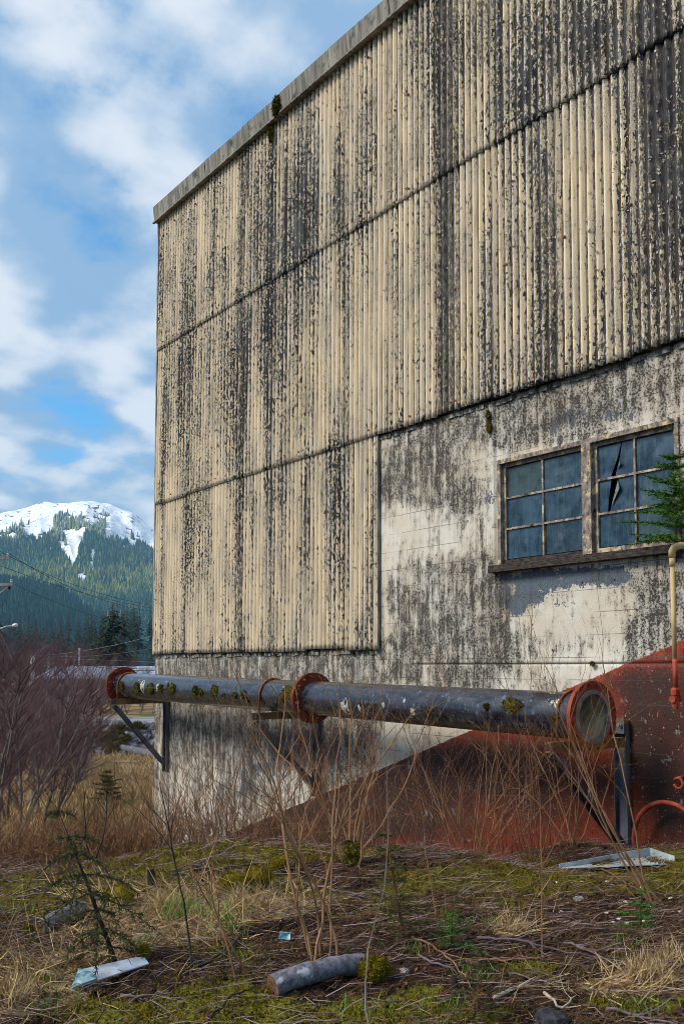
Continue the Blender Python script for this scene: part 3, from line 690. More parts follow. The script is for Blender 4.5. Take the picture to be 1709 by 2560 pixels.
# darker strip right under the sheet edges
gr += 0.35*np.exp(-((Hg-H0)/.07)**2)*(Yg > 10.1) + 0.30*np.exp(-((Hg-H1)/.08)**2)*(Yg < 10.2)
gr = np.clip(gr, -.3, .64); n_h, n_y = Yg.shape; ii = np.arange(Yg.size).reshape(Yg.shape)
cy = (ys[:-1]+ys[1:])/2; ch = (hs[:-1]+hs[1:])/2; CY, CH = np.meshgrid(cy, ch)
ok = ~((CY > WY0) & (CY < WY1) & (CH > WH0) & (CH < WH1)) & ~((CY > 10.19) & (CH > H0))
Fq = np.stack([ii[:-1, :-1], ii[1:, :-1], ii[1:, 1:], ii[:-1, 1:]], -1)[ok]
k = NM('stained_concrete'); v = k.P(); xyz = k.sepx(v)
fine = k.noise(v, 40, 4, .75); med = k.noise(k.map(v, (1, 1, .75)), 8, 5, .68); strk = k.noise(k.map(v, (1, 15, 1.1)), 1.0, 3, .65); big = k.noise(v, 1.6, 2)
whit = k.mix(k.mr(big, .35, .65), (0.52, 0.455, 0.36), (0.58, 0.55, 0.48)); whit = k.mix(k.ma('MULTIPLY', k.mr(med, .5, .7), .5), whit, (0.38, 0.34, 0.27))
whit = k.mix(k.ma('MULTIPLY', k.mr(strk, .52, .72), .4), whit, (0.62, 0.50, 0.35))
stp = k.ma('SUBTRACT', k.attr('bare'), k.ma('SUBTRACT', k.ma('ADD', k.ma('MULTIPLY', med, 1.5), k.ma('MULTIPLY', fine, .6)), .55))
blue = k.mix(k.mr(fine, .35, .65), (0.055, 0.075, 0.10), (0.125, 0.15, 0.18))
col = k.mix(k.mr(stp, -.015, .015), whit, blue)
gm = k.ma('ADD', k.attr('grime'), k.ma('ADD', k.ma('MULTIPLY', k.ma('SUBTRACT', fine, .5), 2.8), k.ma('ADD', k.ma('MULTIPLY', k.ma('SUBTRACT', med, .5), 1.7), k.ma('MULTIPLY', k.ma('SUBTRACT', strk, .5), 1.0))))
gcol = k.mix(k.mr(med, .35, .65), (0.007, 0.006, 0.006), (0.034, 0.030, 0.028))
gs = k.ma('ADD', k.attr('grime'), k.ma('ADD', k.ma('MULTIPLY', k.ma('SUBTRACT', med, .5), 1.2), k.ma('MULTIPLY', k.ma('SUBTRACT', strk, .5), 1.3)))
col = k.mix(k.ma('MULTIPLY', k.mr(gs, .12, .75), .60), col, (0.080, 0.074, 0.070))
col = k.mix(k.ma('MULTIPLY', k.mr(gm, .50, .80), .93), col, gcol)
# red painted wedge, its edge a straight painted line
lin = k.ma('SUBTRACT', k.ma('SUBTRACT', 0.28 + 0.353*5.42 + E, k.ma('MULTIPLY', xyz[1], 0.353)), xyz[2])
lin = k.ma('ADD', lin, k.ma('ADD', k.ma('MULTIPLY', k.ma('SUBTRACT', fine, .5), .05), k.ma('MULTIPLY', k.ma('SUBTRACT', med, .5), .05)))
red = k.mr(lin, -.006, .006)
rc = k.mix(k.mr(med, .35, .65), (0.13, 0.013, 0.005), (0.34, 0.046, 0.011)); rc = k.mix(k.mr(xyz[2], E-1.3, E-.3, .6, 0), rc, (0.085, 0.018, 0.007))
rg_ = k.ma('ADD', k.attr('rgrime'), k.ma('ADD', k.ma('MULTIPLY', k.ma('SUBTRACT', fine, .5), 1.2), k.ma('MULTIPLY', k.ma('SUBTRACT', med, .5), 1.0)))
rc = k.mix(k.ma('MULTIPLY', k.mr(rg_, .14, .50), .93), rc, (0.022, 0.014, 0.012))
rc = k.mix(k.ma('MULTIPLY', k.mr(strk, .45, .68), .55), rc, (0.06, 0.012, 0.007))
rc = k.mix(k.mr(k.ma('ADD', k.noise(v, 5, 3, .7), k.ma('MULTIPLY', k.ma('SUBTRACT', strk, .5), .4)), .64, .69), rc, (0.13, 0.135, 0.14))
rc = k.mix(k.mr(k.noise(v, 42, 3, .6), .66, .72), rc, (0.50, 0.33, 0.24))
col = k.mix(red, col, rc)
# board lines and tie holes
bl = k.ma('PINGPONG', k.ma('ADD', xyz[2], k.ma('MULTIPLY', k.noise(k.map(v, (1, 1.5, 0)), 1, 2), .012)), 0.1225)
ble = k.ma('MULTIPLY', k.mr(bl, 0.0, 0.007, 1, 0), k.mr(k.noise(k.map(v, (1, 1.2, 6)), 1.0, 3), .40, .58))
col = k.mix(k.ma('MULTIPLY', ble, .85), col, (0.07, 0.06, 0.055))
col = k.mix(k.ma('MULTIPLY', k.mr(k.ma('ABSOLUTE', k.ma('SUBTRACT', xyz[2], E+.043)), 0.006, 0.014, 1, 0), k.mr(xyz[1], 8.8, 10.2, .7, .1)), col, (0.05, 0.045, 0.035))
hole = k.voro(k.map(v, (3, 5.2, 5.2)), 1.0); hm = k.mr(hole.outputs['Distance'], 0.045, 0.085, 1, 0)
hm = k.ma('MULTIPLY', hm, k.mr(k.sepx(hole.outputs['Color'])[0], .55, .6)); col = k.mix(hm, col, (0.012, 0.011, 0.010))
hh = k.ma('SUBTRACT', k.ma('ADD', k.ma('MULTIPLY', fine, .5), k.ma('MULTIPLY', k.mr(stp, -.015, .015), -.4)), k.ma('ADD', k.ma('MULTIPLY', hm, 2.0), k.ma('MULTIPLY', ble, .8)))
M_CONC = k.fin(col, k.mix(red, (.88, .88, .88), (.6, .6, .6)), k.bump(k.ma('ADD', fine, k.ma('MULTIPLY', hm, -2.0)), .5, .012), 0, 0.25)
cme = newmesh('concrete_wall', np.stack([Xg, Yg, Hg+E], -1).reshape(-1, 3), Fq, dict(grime=gr.ravel(), bare=br.ravel(), rgrime=rg.ravel()), True)
WALL = obj('concrete_wall', cme, M_CONC, B); tag(WALL, 'stained white concrete base wall with a red painted wedge')
# core behind the skins: corner return, roof, ledge tops, the far side
core = MB()
core.box(((WX+.16+22)/2, (YEND+YC-.02)/2, (H0-.3+HF0+.1)/2+E), (22-WX-.16, YC-.02-YEND, HF0+.1-H0+.3))
M_CORE = simple('dull_cladding', (0.20, 0.18, 0.15), (0.34, 0.29, 0.21), 2, 0.9, .2, stretch=(6, 6, .4))
core.build('inner_walls', M_CORE, B)
MB().box(((WX+.05+22)/2, (YEND+YC)/2+.03, (-5.2+H0-.3)/2+E), (22-WX-.10, YC-YEND+.04, H0-.3+5.2)).build('footing', M_CONC, B)
MB().box(((WX-.02+22.2)/2, (YEND+YC)/2+.02, HF1+E+.0), (22.2-WX+.02, YC-YEND+.2, .03)).build('roof', M_FASC, B)
lm = MB()
yy = np.arange(YEND, 10.2, .09)
for a, b in zip(yy[:-1], yy[1:]):
    if random.random() < .45: continue
    lm.box((WX+.012+random.uniform(-.008, .006)+(0.022 if a < BAY else 0), (a+b)/2, H1+E-.035+random.uniform(-.008, .008)), (.05, b-a, .06))
lm.build('crumbled_ledge', M_FASC, B)['kind'] = 'stuff'; lm = MB()
yy = np.arange(10.2, YC, .09)
for a, b in zip(yy[:-1], yy[1:]):
    if random.random() < .45: continue
    lm.box((WX+.006+random.uniform(-.006, .006), (a+b)/2, H0+E-.045+random.uniform(-.012, .008)), (.05, b-a, .05))

lm.build('crumbled_ledge', M_FASC, B)['kind'] = 'stuff'
ed = MB().box((WX-.04, 10.162, (H0+H1)/2+E-.01), (.035, .012, H1-H0)); ed.build('edge_strip', M_TRIM, B)

# --- window
k = NM('weathered_wood'); v = k.P(); g1 = k.noise(k.map(v, (20, 6, 3)), 3.0, 5, .7); g2 = k.noise(v, 9, 5, .7)
c = k.mix(k.mr(g1, .35, .65), (0.085, 0.068, 0.060), (0.30, 0.25, 0.215)); c = k.mix(k.mr(g2, .53, .60), c, (0.50, 0.39, 0.22)); c = k.mix(k.mr(k.noise(v, 5, 3), .60, .7), c, (0.04, 0.035, 0.02))
M_WOOD = k.fin(c, .85, k.bump(g1, .6, .008), 0, .2)
k = NM('rotten_sill'); v = k.P(); g1 = k.noise(k.map(v, (20, 5, 14)), 3.0, 5, .7)
c = k.mix(k.mr(g1, .4, .65), (0.012, 0.010, 0.009), (0.07, 0.05, 0.04)); c = k.mix(k.mr(k.noise(v, 8, 4), .60, .68), c, (0.05, 0.055, 0.012))
M_SILL = k.fin(c, .8, k.bump(g1, .8, .012), 0, .3)
k = NM('grimy_glass'); v = k.P(); n1 = k.noise(v, 5, 5, .65); n2 = k.noise(k.map(v, (1, 40, 3)), 1, 4)
c = k.mix(k.mr(n1, .3, .7), (0.002, 0.014, 0.030), (0.016, 0.062, 0.105)); c = k.mix(k.ma('MULTIPLY', k.mr(n2, .48, .7), .5), c, (0.06, 0.095, 0.11))
c = k.mix(k.ma('MULTIPLY', k.mr(k.rnd(), .75, 1.0), .4), c, (0.030, 0.05, 0.016)); c = k.mix(k.mr(k.rnd(), .45, 0, 0, .7), c, (0.002, 0.010, 0.020))
c = k.mix(k.ma('MULTIPLY', k.mr(k.noise(v, 3.2, 5, .7), .52, .7), .45), c, (0.09, 0.125, 0.135))
M_GLASS = k.fin(c, k.mr(n1, .3, .7, .22, .5), k.bump(n1, .04, .02), 0, .5)
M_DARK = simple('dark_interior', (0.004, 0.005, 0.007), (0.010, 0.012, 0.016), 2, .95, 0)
wx = WX+.028
win = MB()
hm_, wm_ = .075, .085
def rect(m, y0, y1, h0, h1, x0, x1): m.box(((x0+x1)/2, (y0+y1)/2, (h0+h1)/2+E), (x1-x0, y1-y0, h1-h0))
rect(win, WY0, WY1, WH1-.052, WH1-.001, wx-.025, wx+.12)
rect(win, WY1-.055, WY1-.001, WH0+.04, WH1-.052, wx-.02, wx+.12); rect(win, WY0+.001, WY0+.045, WH0+.04, WH1-.052, wx-.02, wx+.12)
WIN = win.build('window', M_WOOD, B); tag(WIN, 'weathered twelve-pane wooden window with a broken pane')
rect(m := MB(), WY0-.04, WY1+.06, WH0-.035, WH0+.045, wx-.13, wx+.12); m.build('sill', M_SILL, WIN)
YM = 6.585
rect(m := MB(), YM-.062, YM+.062, WH0+.046, WH1-.053, wx-.03, wx+.11); m.build('mullion', M_WOOD, WIN)
for s, (ya, yb) in enumerate(((YM+.063, WY1-.056), (WY0+.046, YM-.063))):
    st = .042
    rect(m := MB(), ya, yb, WH0+.046, WH0+.115, wx+.03, wx+.085); m.build('sash_rail', M_SILL if s == 0 else M_WOOD, WIN)
    rect(m := MB(), ya, yb, WH1-.095, WH1-.054, wx+.03, wx+.085); m.build('sash_rail', M_WOOD, WIN)
    rect(m := MB(), ya, ya+st, WH0+.116, WH1-.096, wx+.032, wx+.083); m.build('sash_stile', M_WOOD, WIN)
    rect(m := MB(), yb-st, yb, WH0+.116, WH1-.096, wx+.032, wx+.083); m.build('sash_stile', M_WOOD, WIN)
    yl, yh, hl, hu = ya+st, yb-st, WH0+.115, WH1-.095; mw = .024
    ymid = (yl+yh)/2
    rect(m := MB(), ymid-mw/2, ymid+mw/2, hl, hu, wx+.036, wx+.078); m.build('muntin', M_WOOD, WIN)
    ph = (hu-hl)/3
    for q in (1, 2):
        for a, b in ((yl, ymid-mw/2-.001), (ymid+mw/2+.001, yh)):
            rect(m := MB(), a, b, hl+q*ph-.012, hl+q*ph+.012, wx+.038, wx+.076); m.build('muntin', M_WOOD, WIN)
    for ci, (a, b) in enumerate(((yl, ymid-mw/2), (ymid+mw/2, yh))):
        for q in range(3):
            p0, p1 = hl+q*ph+.012, hl+(q+1)*ph-.012; xg = wx+.058+random.uniform(-.002, .002); tl = random.uniform(-.006, .006)
            if s == 1 and ci == 1 and q > 0:
                # broken panes: glass with a missing wedge and a shard hanging loose (b = left side in the photograph)
                f = lambda u, w_: (xg, b-(b-a)*u, p0+(p1-p0)*w_+E)
                if q == 1:
                    polys = [[(0,0),(.24,0),(.27,.4),(.36,1),(0,1)], [(.30,0),(1,0),(1,1),(.58,1),(.50,.7)]]; sh = [(.36,.16),(.64,.66),(.55,.92)]
                else:
                    polys = [[(0,0),(.34,0),(.56,.62),(.64,.98),(.66,1),(0,1)], [(.47,0),(1,0),(1,1),(.67,1),(.61,.6)]]; sh = [(.55,.22),(.66,.30),(.62,.42)]
                for pl in polys:
                    n = len(pl); V = [f(*p) for p in pl] + [(f(*p)[0]+.004, f(*p)[1], f(*p)[2]) for p in pl]
                    MB().add(V, [tuple(range(n)), tuple(range(n, 2*n))[::-1]] + [(i, i+n, (i+1) % n+n, (i+1) % n) for i in range(n)]).build('pane', M_GLASS, WIN)
                V = [Vector(f(*p))+Vector((-.012, 0, 0)) for p in sh]; V[1] += Vector((-.03, 0, 0)); V += [p+Vector((.003, 0, 0)) for p in V]
                MB().add(V, [(0,1,2), (5,4,3), (0,3,4,1), (1,4,5,2), (2,5,3,0)]).build('glass_shard', simple('dusty_glass', (.09,.11,.12), (.20,.22,.21), 20, .5, 0), WIN)
            else:
                V = [(xg+tl, a, p0+E), (xg-tl, b, p0+E), (xg-tl, b, p1+E), (xg+tl, a, p1+E)]; V += [(x+.004, y, z) for x, y, z in V]
                MB().add(V, [(0,1,2,3), (7,6,5,4), (0,4,5,1), (1,5,6,2), (2,6,7,3), (3,7,4,0)]).build('pane', M_GLASS, WIN)
rect(m := MB(), WY0+.01, WY1-.01, WH0+.01, WH1-.01, wx+.125, wx+.13); m.build('dark_room_board', M_DARK, WIN)  # near-black board, its colour standing in for the darkness of the unlit room

# ------------------------------------------------------------------ pipeline on wall brackets
PD = 0.80; PXX = WX-PD                                     # axis distance from the wall
def pz(y): return -0.478 + (y-6.0)*0.0125                  # the pipe falls slightly towards the camera
PR, FR = 0.232, 0.350
YP0, YPM, YP1 = 5.93, 10.66, 17.02
k = NM('pipe_steel'); v = k.P(); nn = k.noise(k.map(v, (9, 3.2, 9)), 1.0, 4, .65); nz = k.node('ShaderNodeNewGeometry'); nzz = k.sepx(nz.outputs['Normal'])[2]
s2 = k.noise(k.map(v, (5, 7, 5)), 2.2, 3, .7)
c = k.mix(k.mr(nn, .38, .62), (0.004, 0.005, 0.008), (0.020, 0.025, 0.040)); c = k.mix(k.mr(s2, .58, .70), c, (0.075, 0.11, 0.18))
sp_ = k.voro(k.map(v, (9, 9, 9)), 1.0); c = k.mix(k.ma('MULTIPLY', k.mr(sp_.outputs['Distance'], .10, .17, 1, 0), k.mr(k.sepx(sp_.outputs['Color'])[0], .80, .82)), c, (0.36, 0.36, 0.29))
c = k.mix(k.ma('MULTIPLY', k.mr(k.noise(k.map(v, (4, 26, 4)), 1, 3), .5, .6), k.mr(nzz, -.75, -.2, 1, 0)), c, (0.13, 0.12, 0.085))
M_PIPE = k.fin(c, k.mr(nn, .3, .7, .16, .36), k.bump(nn, .15, .006), 0, .6); k.b.inputs['Coat Weight'].default_value = .3; k.b.inputs['Coat Roughness'].default_value = .18
M_BORE = simple('pipe_bore', (0.26, 0.23, 0.15), (0.52, 0.46, 0.28), 4, .7, .2)
M_FLANGE = simple('red_flange', (0.055, 0.012, 0.006), (0.23, 0.045, 0.014), 8, .75, .5, 60, .006)
k = NM('red_flange_front'); v = k.P(); nn = k.noise(v, 9, 4, .65); z = k.sepx(v)[2]
c = k.mix(k.mr(nn, .35, .65), (0.16, 0.022, 0.011), (0.28, 0.050, 0.020)); c = k.mix(k.mr(z, E-.82, E-.55, .85, 0), c, k.mix(k.mr(nn, .45, .6), (0.34, 0.11, 0.015), (0.22, 0.15, 0.03)))
M_FLANGF = k.fin(c, .7, k.bump(nn, .3, .006), 0, .3)
M_LIP = simple('bare_steel', (0.10, 0.10, 0.095), (0.24, 0.24, 0.23), 9, .45, .2, 60, .004, spec=.5)
PL = thing('pipeline', 'black steel pipe with rusty red flanges running along the warehouse wall on brackets', 'pipe', (PXX, 11.5, pz(11.5)+E))
def pipe_tube(y0, y1, r, n=40, flip=False):
    ys_ = np.linspace(y0, y1, 14); V = []; F = []
    for y in ys_:
        for q in range(n):
            a = 2*math.pi*q/n; V.append((PXX+r*math.cos(a), y, pz(y)+E+r*math.sin(a)))
    for i in range(len(ys_)-1):
        for q in range(n):
            f = (i*n+q, i*n+(q+1) % n, (i+1)*n+(q+1) % n, (i+1)*n+q); F.append(f if flip else f[::-1])
    return V, F
def annulus(y0, y1, r0, r1, n=48):
    V = []; F = []; z = pz((y0+y1)/2)+E
    for q in range(n):
        a = 2*math.pi*q/n
        for r, y in ((r1, y0+.006), (r1-.006, y0), (r0, y0), (r0, y1), (r1-.006, y1), (r1, y1-.006)): V.append((PXX+r*math.cos(a), y, z+r*math.sin(a)))
    for q in range(n):
        for e in range(6): F.append((q*6+e, q*6+(e+1) % 6, ((q+1) % n)*6+(e+1) % 6, ((q+1) % n)*6+e))
    return V, F
for ya, yb in ((YP0+.01, YPM), (YPM+.001, YP1)):
    o = obj('pipe_section', newmesh('pipe_section', *pipe_tube(ya, yb, PR), smooth=True), M_PIPE, PL)
obj('pipe_bore', newmesh('pipe_bore', *pipe_tube(YP0, YPM+3, .224, flip=True), smooth=True), M_BORE, PL)
def flange(y0, th, mat, bolts, seed):
    V, F = annulus(y0, y0+th, PR-.002, FR); fl = obj('flange', newmesh('flange', V, F), mat, PL)
    z = pz(y0)+E
    for q in range(bolts):
        a = 2*math.pi*(q+.5)/bolts; p = Vector((PXX+.300*math.cos(a), 0, z+.300*math.sin(a)))
        m = MB().tube([(p.x, y0-.030, p.z), (p.x, y0-.001, p.z)], .021, 6); m.tube([(p.x, y0-.048, p.z), (p.x, y0-.030, p.z)], .011, 6); m.build('bolt', M_FLANGE, fl)
    return fl
flange(YPM-.035, .032, M_FLANGE, 16, 1); V, F = annulus(YPM, YPM+.032, PR-.002, FR-.003); obj('flange', newmesh('flange', V, F), M_FLANGE, PL)
flange(YP1-.035, .034, M_FLANGE, 16, 2); V, F = annulus(YP1+.001, YP1+.03, .10, FR-.004); obj('blind_flange', newmesh('blind_flange', V, F), M_FLANGE, PL)
# open end: flange with drilled holes and a bare steel lip
def drilled(y0, y1, r0, r1, n=16, rc=.312, rh=.0185):
    V = []; F = []; z = pz(y0)+E
    def P(r, a, y): V.append((PXX+r*math.cos(a), y, z+r*math.sin(a))); return len(V)-1
    for s in range(n):
        a0 = 2*math.pi*(s+.5)/n; h = math.pi/n
        for y, fl in ((y0, 0), (y1, 1)):
            ring = []; hol = []
            B_ = [(r0, -h), (r0, -h/2), (r0, 0), (r0, h/2), (r0, h), (rc, h), (r1, h), (r1, h/2), (r1, 0), (r1, -h/2), (r1, -h), (rc, -h)]
            cx, cz = rc*math.cos(a0), rc*math.sin(a0)
            for r, da in B_:
                ring.append(P(r, a0+da, y)); bx, bz = r*math.cos(a0+da)-cx, r*math.sin(a0+da)-cz; L = math.hypot(bx, bz)
                V.append((PXX+cx+bx/L*rh, y, z+cz+bz/L*rh)); hol.append(len(V)-1)
            m = len(ring)
            for q in range(m):
                f = (ring[q], ring[(q+1) % m], hol[(q+1) % m], hol[q]); F.append(f if fl else f[::-1])
            if fl == 0: keep_ = (ring, hol)
            else:
                r_, h_ = keep_
                for q in range(m): F.append((h_[q], h_[(q+1) % m], hol[(q+1) % m], hol[q]))
                for q in (6, 7, 8, 9): F.append((r_[q], r_[q+1], ring[q+1], ring[q]))
                for q in (0, 1, 2, 3): F.append((r_[q], r_[q+1], ring[q+1], ring[q]))
    return V, F
fe = obj('end_flange', newmesh('end_flange', *drilled(YP0-.03, YP0+.012, .262, FR)), M_FLANGF, PL)
MBk = annulus(YP0-.038, YP0+.013, .222, .264, 48); obj('steel_lip', newmesh('steel_lip', *MBk), M_LIP, PL)
V, F = annulus(YP0+.014, YP0+.05, .2255, .268); obj('stub_end', newmesh('stub_end', V, F), M_PIPE, PL)
def strap(y, mat, r=.012):
    z = pz(y)+E; R_ = PR+r; pts = [(PXX-R_, y, z-PR-.06)]
    for q in range(0, 19): a = math.pi*(1-q/18); pts.append((PXX+R_*math.cos(a), y, z+R_*math.sin(a)))
    pts.append((PXX+R_, y, z-PR-.06)); m = MB().tube(pts, r, 6); return m.build('strap', mat, PL, True)
BY = (6.16, 11.66, 16.72)
for y in BY: strap(y-.01, M_RUST, .013)

k = NM('bracket_steel'); v = k.P(); nn = k.noise(k.map(v, (6, 6, 2.5)), 1.4, 4, .65)
c = k.mix(k.mr(nn, .35, .6), (0.028, 0.032, 0.040), (0.085, 0.095, 0.115)); c = k.mix(k.mr(k.noise(v, 3.1, 4, .6), .54, .64), c, (0.13, 0.075, 0.03))
M_BRK = k.fin(c, .55, k.bump(nn, .2, .006), 0, .4)
k = NM('bracket_arm'); v = k.P(); nn = k.noise(v, 4, 4, .65)
M_ARM = k.fin(k.mix(k.mr(nn, .38, .62), (0.06, 0.05, 0.042), (0.21, 0.115, 0.035)), .6, k.bump(nn, .2, .006), 0, .4)
def channel(m, a, b, wd, dp, open_dir, t=.012):          # C-channel from a to b, web wd wide facing open_dir's back
    a, b, o = Vector(a), Vector(b), Vector(open_dir).normalized(); d = (b-a).normalized(); s = d.cross(o).normalized()
    m.beam(a, b, wd, t, o)
    for sg_ in (-1, 1):
        off = s*sg_*(wd/2-t/2) + o*(dp/2+t/2-.0005); m.beam(a+off, b+off, t, dp, o)
    return m
BL = ('steel pipe bracket farthest away, at the warehouse corner', 'middle steel pipe bracket half hidden by bare canes', 'nearest steel pipe bracket, on the red wall under the open pipe end')
for bi, y in enumerate(BY):
    z = pz(y)+E-PR-.012; L = 1.20
    lo = -1.42 if bi == 2 else -1.28
    t_ = thing('pipe_bracket', BL[2-bi], 'bracket', (WX, y, z+lo+.03), 'brackets carrying the pipe')
    m = channel(MB(), (WX-.012, y, z+.18), (WX-.012, y, z+lo), .16, .05, (-1, 0, 0)); m.build('post', M_BRK, t_)
    m = channel(MB(), (WX-.07, y-.055, z-.05), (WX-L, y-.055, z-.05), .10, .055, (0, 1, 0)); m.build('arm', M_ARM, t_)
    m = channel(MB(), (WX-L+.12, y-.02, z-.115), (WX-.06, y-.02, z+lo+.18), .11, .055, (-.75, 0, -.66)); m.build('brace', M_BRK, t_)
    MB().box((WX-.088, y, z+.12), (.03, .17, .16)).build('end_plate', M_BRK, t_)
    for dy in (-.045, .045):
        MB().tube([(WX-.10, y+dy, z+.13), (WX-.128, y+dy, z+.13)], .022, 6).tube([(WX-.128, y+dy, z+.13), (WX-.15, y+dy, z+.13)], .012, 6).build('bolt', M_LIP, t_)

# moss clumps on the pipe
def moss_clump(name, c, sx, sy, sz, parent, mat, seed, nrm=(-.7, 0, .5), n=260, bl=.03):
    r = np.random.default_rng(seed); d = r.normal(size=(n, 3)); d /= np.linalg.norm(d, axis=1, keepdims=True)
    N_ = np.array(nrm)/np.linalg.norm(nrm); dn = d@N_; d = np.where((dn < -.1)[:, None], d-2*dn[:, None]*N_, d)
    Bp = np.array(c) + d*np.array([sx, sy, sz])*(0.55+.45*r.uniform(0, 1, (n, 1)))
    D = d + np.array([0, 0, .1]) + r.normal(0, .5, (n, 3))
    V1, F1 = blades(Bp-d*.01, D, r.uniform(.5, 1.3, n)*bl, r.uniform(.5, 1.2, n)*bl*.55, .5, seed)
    # a lumpy core
    nu, nv_ = 10, 7; Vc = []; Fc = []
    for i in range(nv_+1):
        th = math.pi*i/nv_
        for q in range(nu):
            ph = 2*math.pi*q/nu; j = .78*(.8+.35*r.uniform())
            Vc.append((c[0]+sx*j*math.sin(th)*math.cos(ph), c[1]+sy*j*math.sin(th)*math.sin(ph), c[2]+sz*j*math.cos(th)))
    for i in range(nv_):
        for q in range(nu): Fc.append((i*nu+q, (i+1)*nu+q, (i+1)*nu+(q+1) % nu, i*nu+(q+1) % nu))
    b = len(V1); V = np.concatenate([V1, np.array(Vc)]); F = list(F1) + [tuple(x+b for x in f) for f in Fc]
    return obj(name, newmesh(name, V, F), mat, parent)
k = NM('lichen'); nn = k.noise(k.P(), 60, 3)
M_LICH = k.fin(k.mix(k.mr(nn, .4, .6), (0.22, 0.22, 0.17), (0.50, 0.50, 0.42)), .95, k.bump(nn, .5, .006))
def on_pipe(px, py):
    y = wallp(px, py, PD+.12)[1]; r = ray(px, py); t = y/r[1]
    for _ in range(4):
        h = r[2]*t; dz = max(-.22, min(.22, h-pz(y))); dx = math.sqrt(PR*PR-dz*dz)
        t = (PXX-dx)/r[0]; y = r[1]*t
    return Vector((PXX-dx, y, pz(y)+dz+E)), Vector((-dx, 0, dz))/PR
for i, (px, py, s, kind) in enumerate([(305,1717,.10,0),(342,1722,.13,0),(377,1722,.12,0),(402,1722,.09,0),(428,1722,.15,0),(488,1728,.09,0),(502,1732,.07,0),(536,1728,.12,0),(587,1739,.06,0),(608,1736,.08,0),(620,1749,.04,0),(560,1740,.05,0),
                                   (722,1732,.13,0),(703,1746,.08,0),(1280,1765,.105,1),(1216,1768,.045,1),(1388,1795,.05,1),(1072,1778,.03,1)]):
    p, n_ = on_pipe(px, py)
    moss_clump('moss_clump', (p.x, p.y, p.z), .032 if kind == 0 else .045, s*random.uniform(.85, 1.6), s*random.uniform(.7, 1.1), PL, M_MOSSDK, 300+i, tuple(n_), 300 if s > .08 else 120, .03)
for i, (px, py, s) in enumerate([(356,1714,.10),(394,1718,.06),(862,1768,.10),(898,1770,.04),(1030,1779,.05),(1390,1758,.04),(958,1762,.03),(1378,1757,.03),(1010,1752,.025)]):
    p, n_ = on_pipe(px, py); R_ = random.Random(i); V = [tuple(p+n_*.006)]; m_ = 14
    u = n_.cross(Vector((0, 1, 0))).normalized()
    for q in range(m_):
        a = 6.283*q/m_; rr_ = s*R_.uniform(.7, 1.2); off = Vector((0, math.cos(a)*rr_*.8, 0)); ang = math.sin(a)*rr_*1.2/PR
        d_ = Matrix.Rotation(ang, 3, Vector((0, 1, 0))) @ n_
        V.append(tuple(Vector((PXX, p.y, pz(p.y)+E)) + d_*(PR+.002) + off))
    MB().add(V, [(0, 1+q, 1+(q+1) % m_) for q in range(m_)]).build('lichen_patch', M_LICH, PL)

# ------------------------------------------------------------------ conduit, hoop, eye bolt by the right edge
M_CREAM = simple('cream_pipe', (0.46, 0.33, 0.15), (0.62, 0.48, 0.26), 5, .7, .2, stretch=(1, 1, .3))
M_REDP = simple('red_pipe', (0.22, 0.030, 0.014), (0.36, 0.070, 0.030), 9, .7, .3)
cp = wallp(1676, 1378, .17); cb = wallp(1692, 1640, .17)
CD = thing('drain_pipe', 'thin cream drain pipe with elbow and red valve hanging below the window', 'pipe', (cp.x, cp.y, cp.z-1.5))
zt, ym_ = cp.z, cp.y-.01
MB().tube([(cp.x, ym_, zt-.04), (cp.x, ym_, zt-.62), (cp.x, ym_-.002, zt-1.05)], .023, 12).build('down_pipe', M_CREAM, CD, True)
MB().tube([(cp.x, ym_, zt-.06), (cp.x, ym_, zt), (cp.x+.004, ym_-.02, zt+.03), (cp.x+.012, ym_-.05, zt+.045), (cp.x+.02, ym_-.12, zt+.045)], [.034, .034, .036, .036, .034], 12).build('elbow', M_CREAM, CD, True)
MB().tube([(cp.x+.02, ym_-.12, zt+.045), (cp.x+.03, ym_-.30, zt+.045), (WX+.05, ym_-.40, zt+.045)], .024, 10).build('wall_pipe', M_CREAM, CD, True)
MB().tube([(cp.x, ym_, zt-.07), (cp.x, ym_, zt-.15)], .030, 12).build('coupling', M_CREAM, CD, True)
MB().tube([(cp.x, ym_-.002, zt-1.05), (cp.x, ym_-.003, zt-1.36)], .0225, 12).build('red_end', M_REDP, CD, True)
MB().tube([(cp.x, ym_, zt-1.33), (cp.x, ym_, zt-1.35), (cp.x, ym_, zt-1.40), (cp.x, ym_, zt-1.41)], [.03, .045, .045, .032], 6).tube([(cp.x-.055, ym_, zt-1.44), (cp.x+.05, ym_, zt-1.44)], .036, 8).tube([(cp.x, ym_, zt-1.41), (cp.x, ym_, zt-1.50), (cp.x, ym_, zt-1.54)], [.036, .036, .022], 8).build('valve', M_REDP, CD)
hc = wallp(1672, 2118, .16); hr = .43
HO = thing('hoop_pipe', 'red painted pipe hoop curving up beside the nearest bracket', 'pipe', (hc.x, hc.y, hc.z))
pts = []
for q in range(20):
    a = math.pi*(1.10-1.2*q/19); pts.append((hc.x-.02*math.sin(a), hc.y-hr*.95*math.cos(a)*-1*1.0, hc.z+hr*math.sin(a)))
MB().tube(pts, .024, 10).build('hoop', M_REDP, HO, True)
for e in (pts[0], pts[-1]): MB().tube([e, (e[0]+.01, e[1], e[2]-.5)], .024, 10).build('hoop_leg', M_REDP, HO, True)
eb = wallp(1694, 1958, .07); pts = [(eb.x, eb.y+.05*math.cos(a), eb.z+.05*math.sin(a)) for a in np.linspace(.6, 6.0, 14)]
EB = thing('eye_bolt', 'small red ring bolted to the red wall near the right edge', 'ring', (eb.x, eb.y, eb.z))
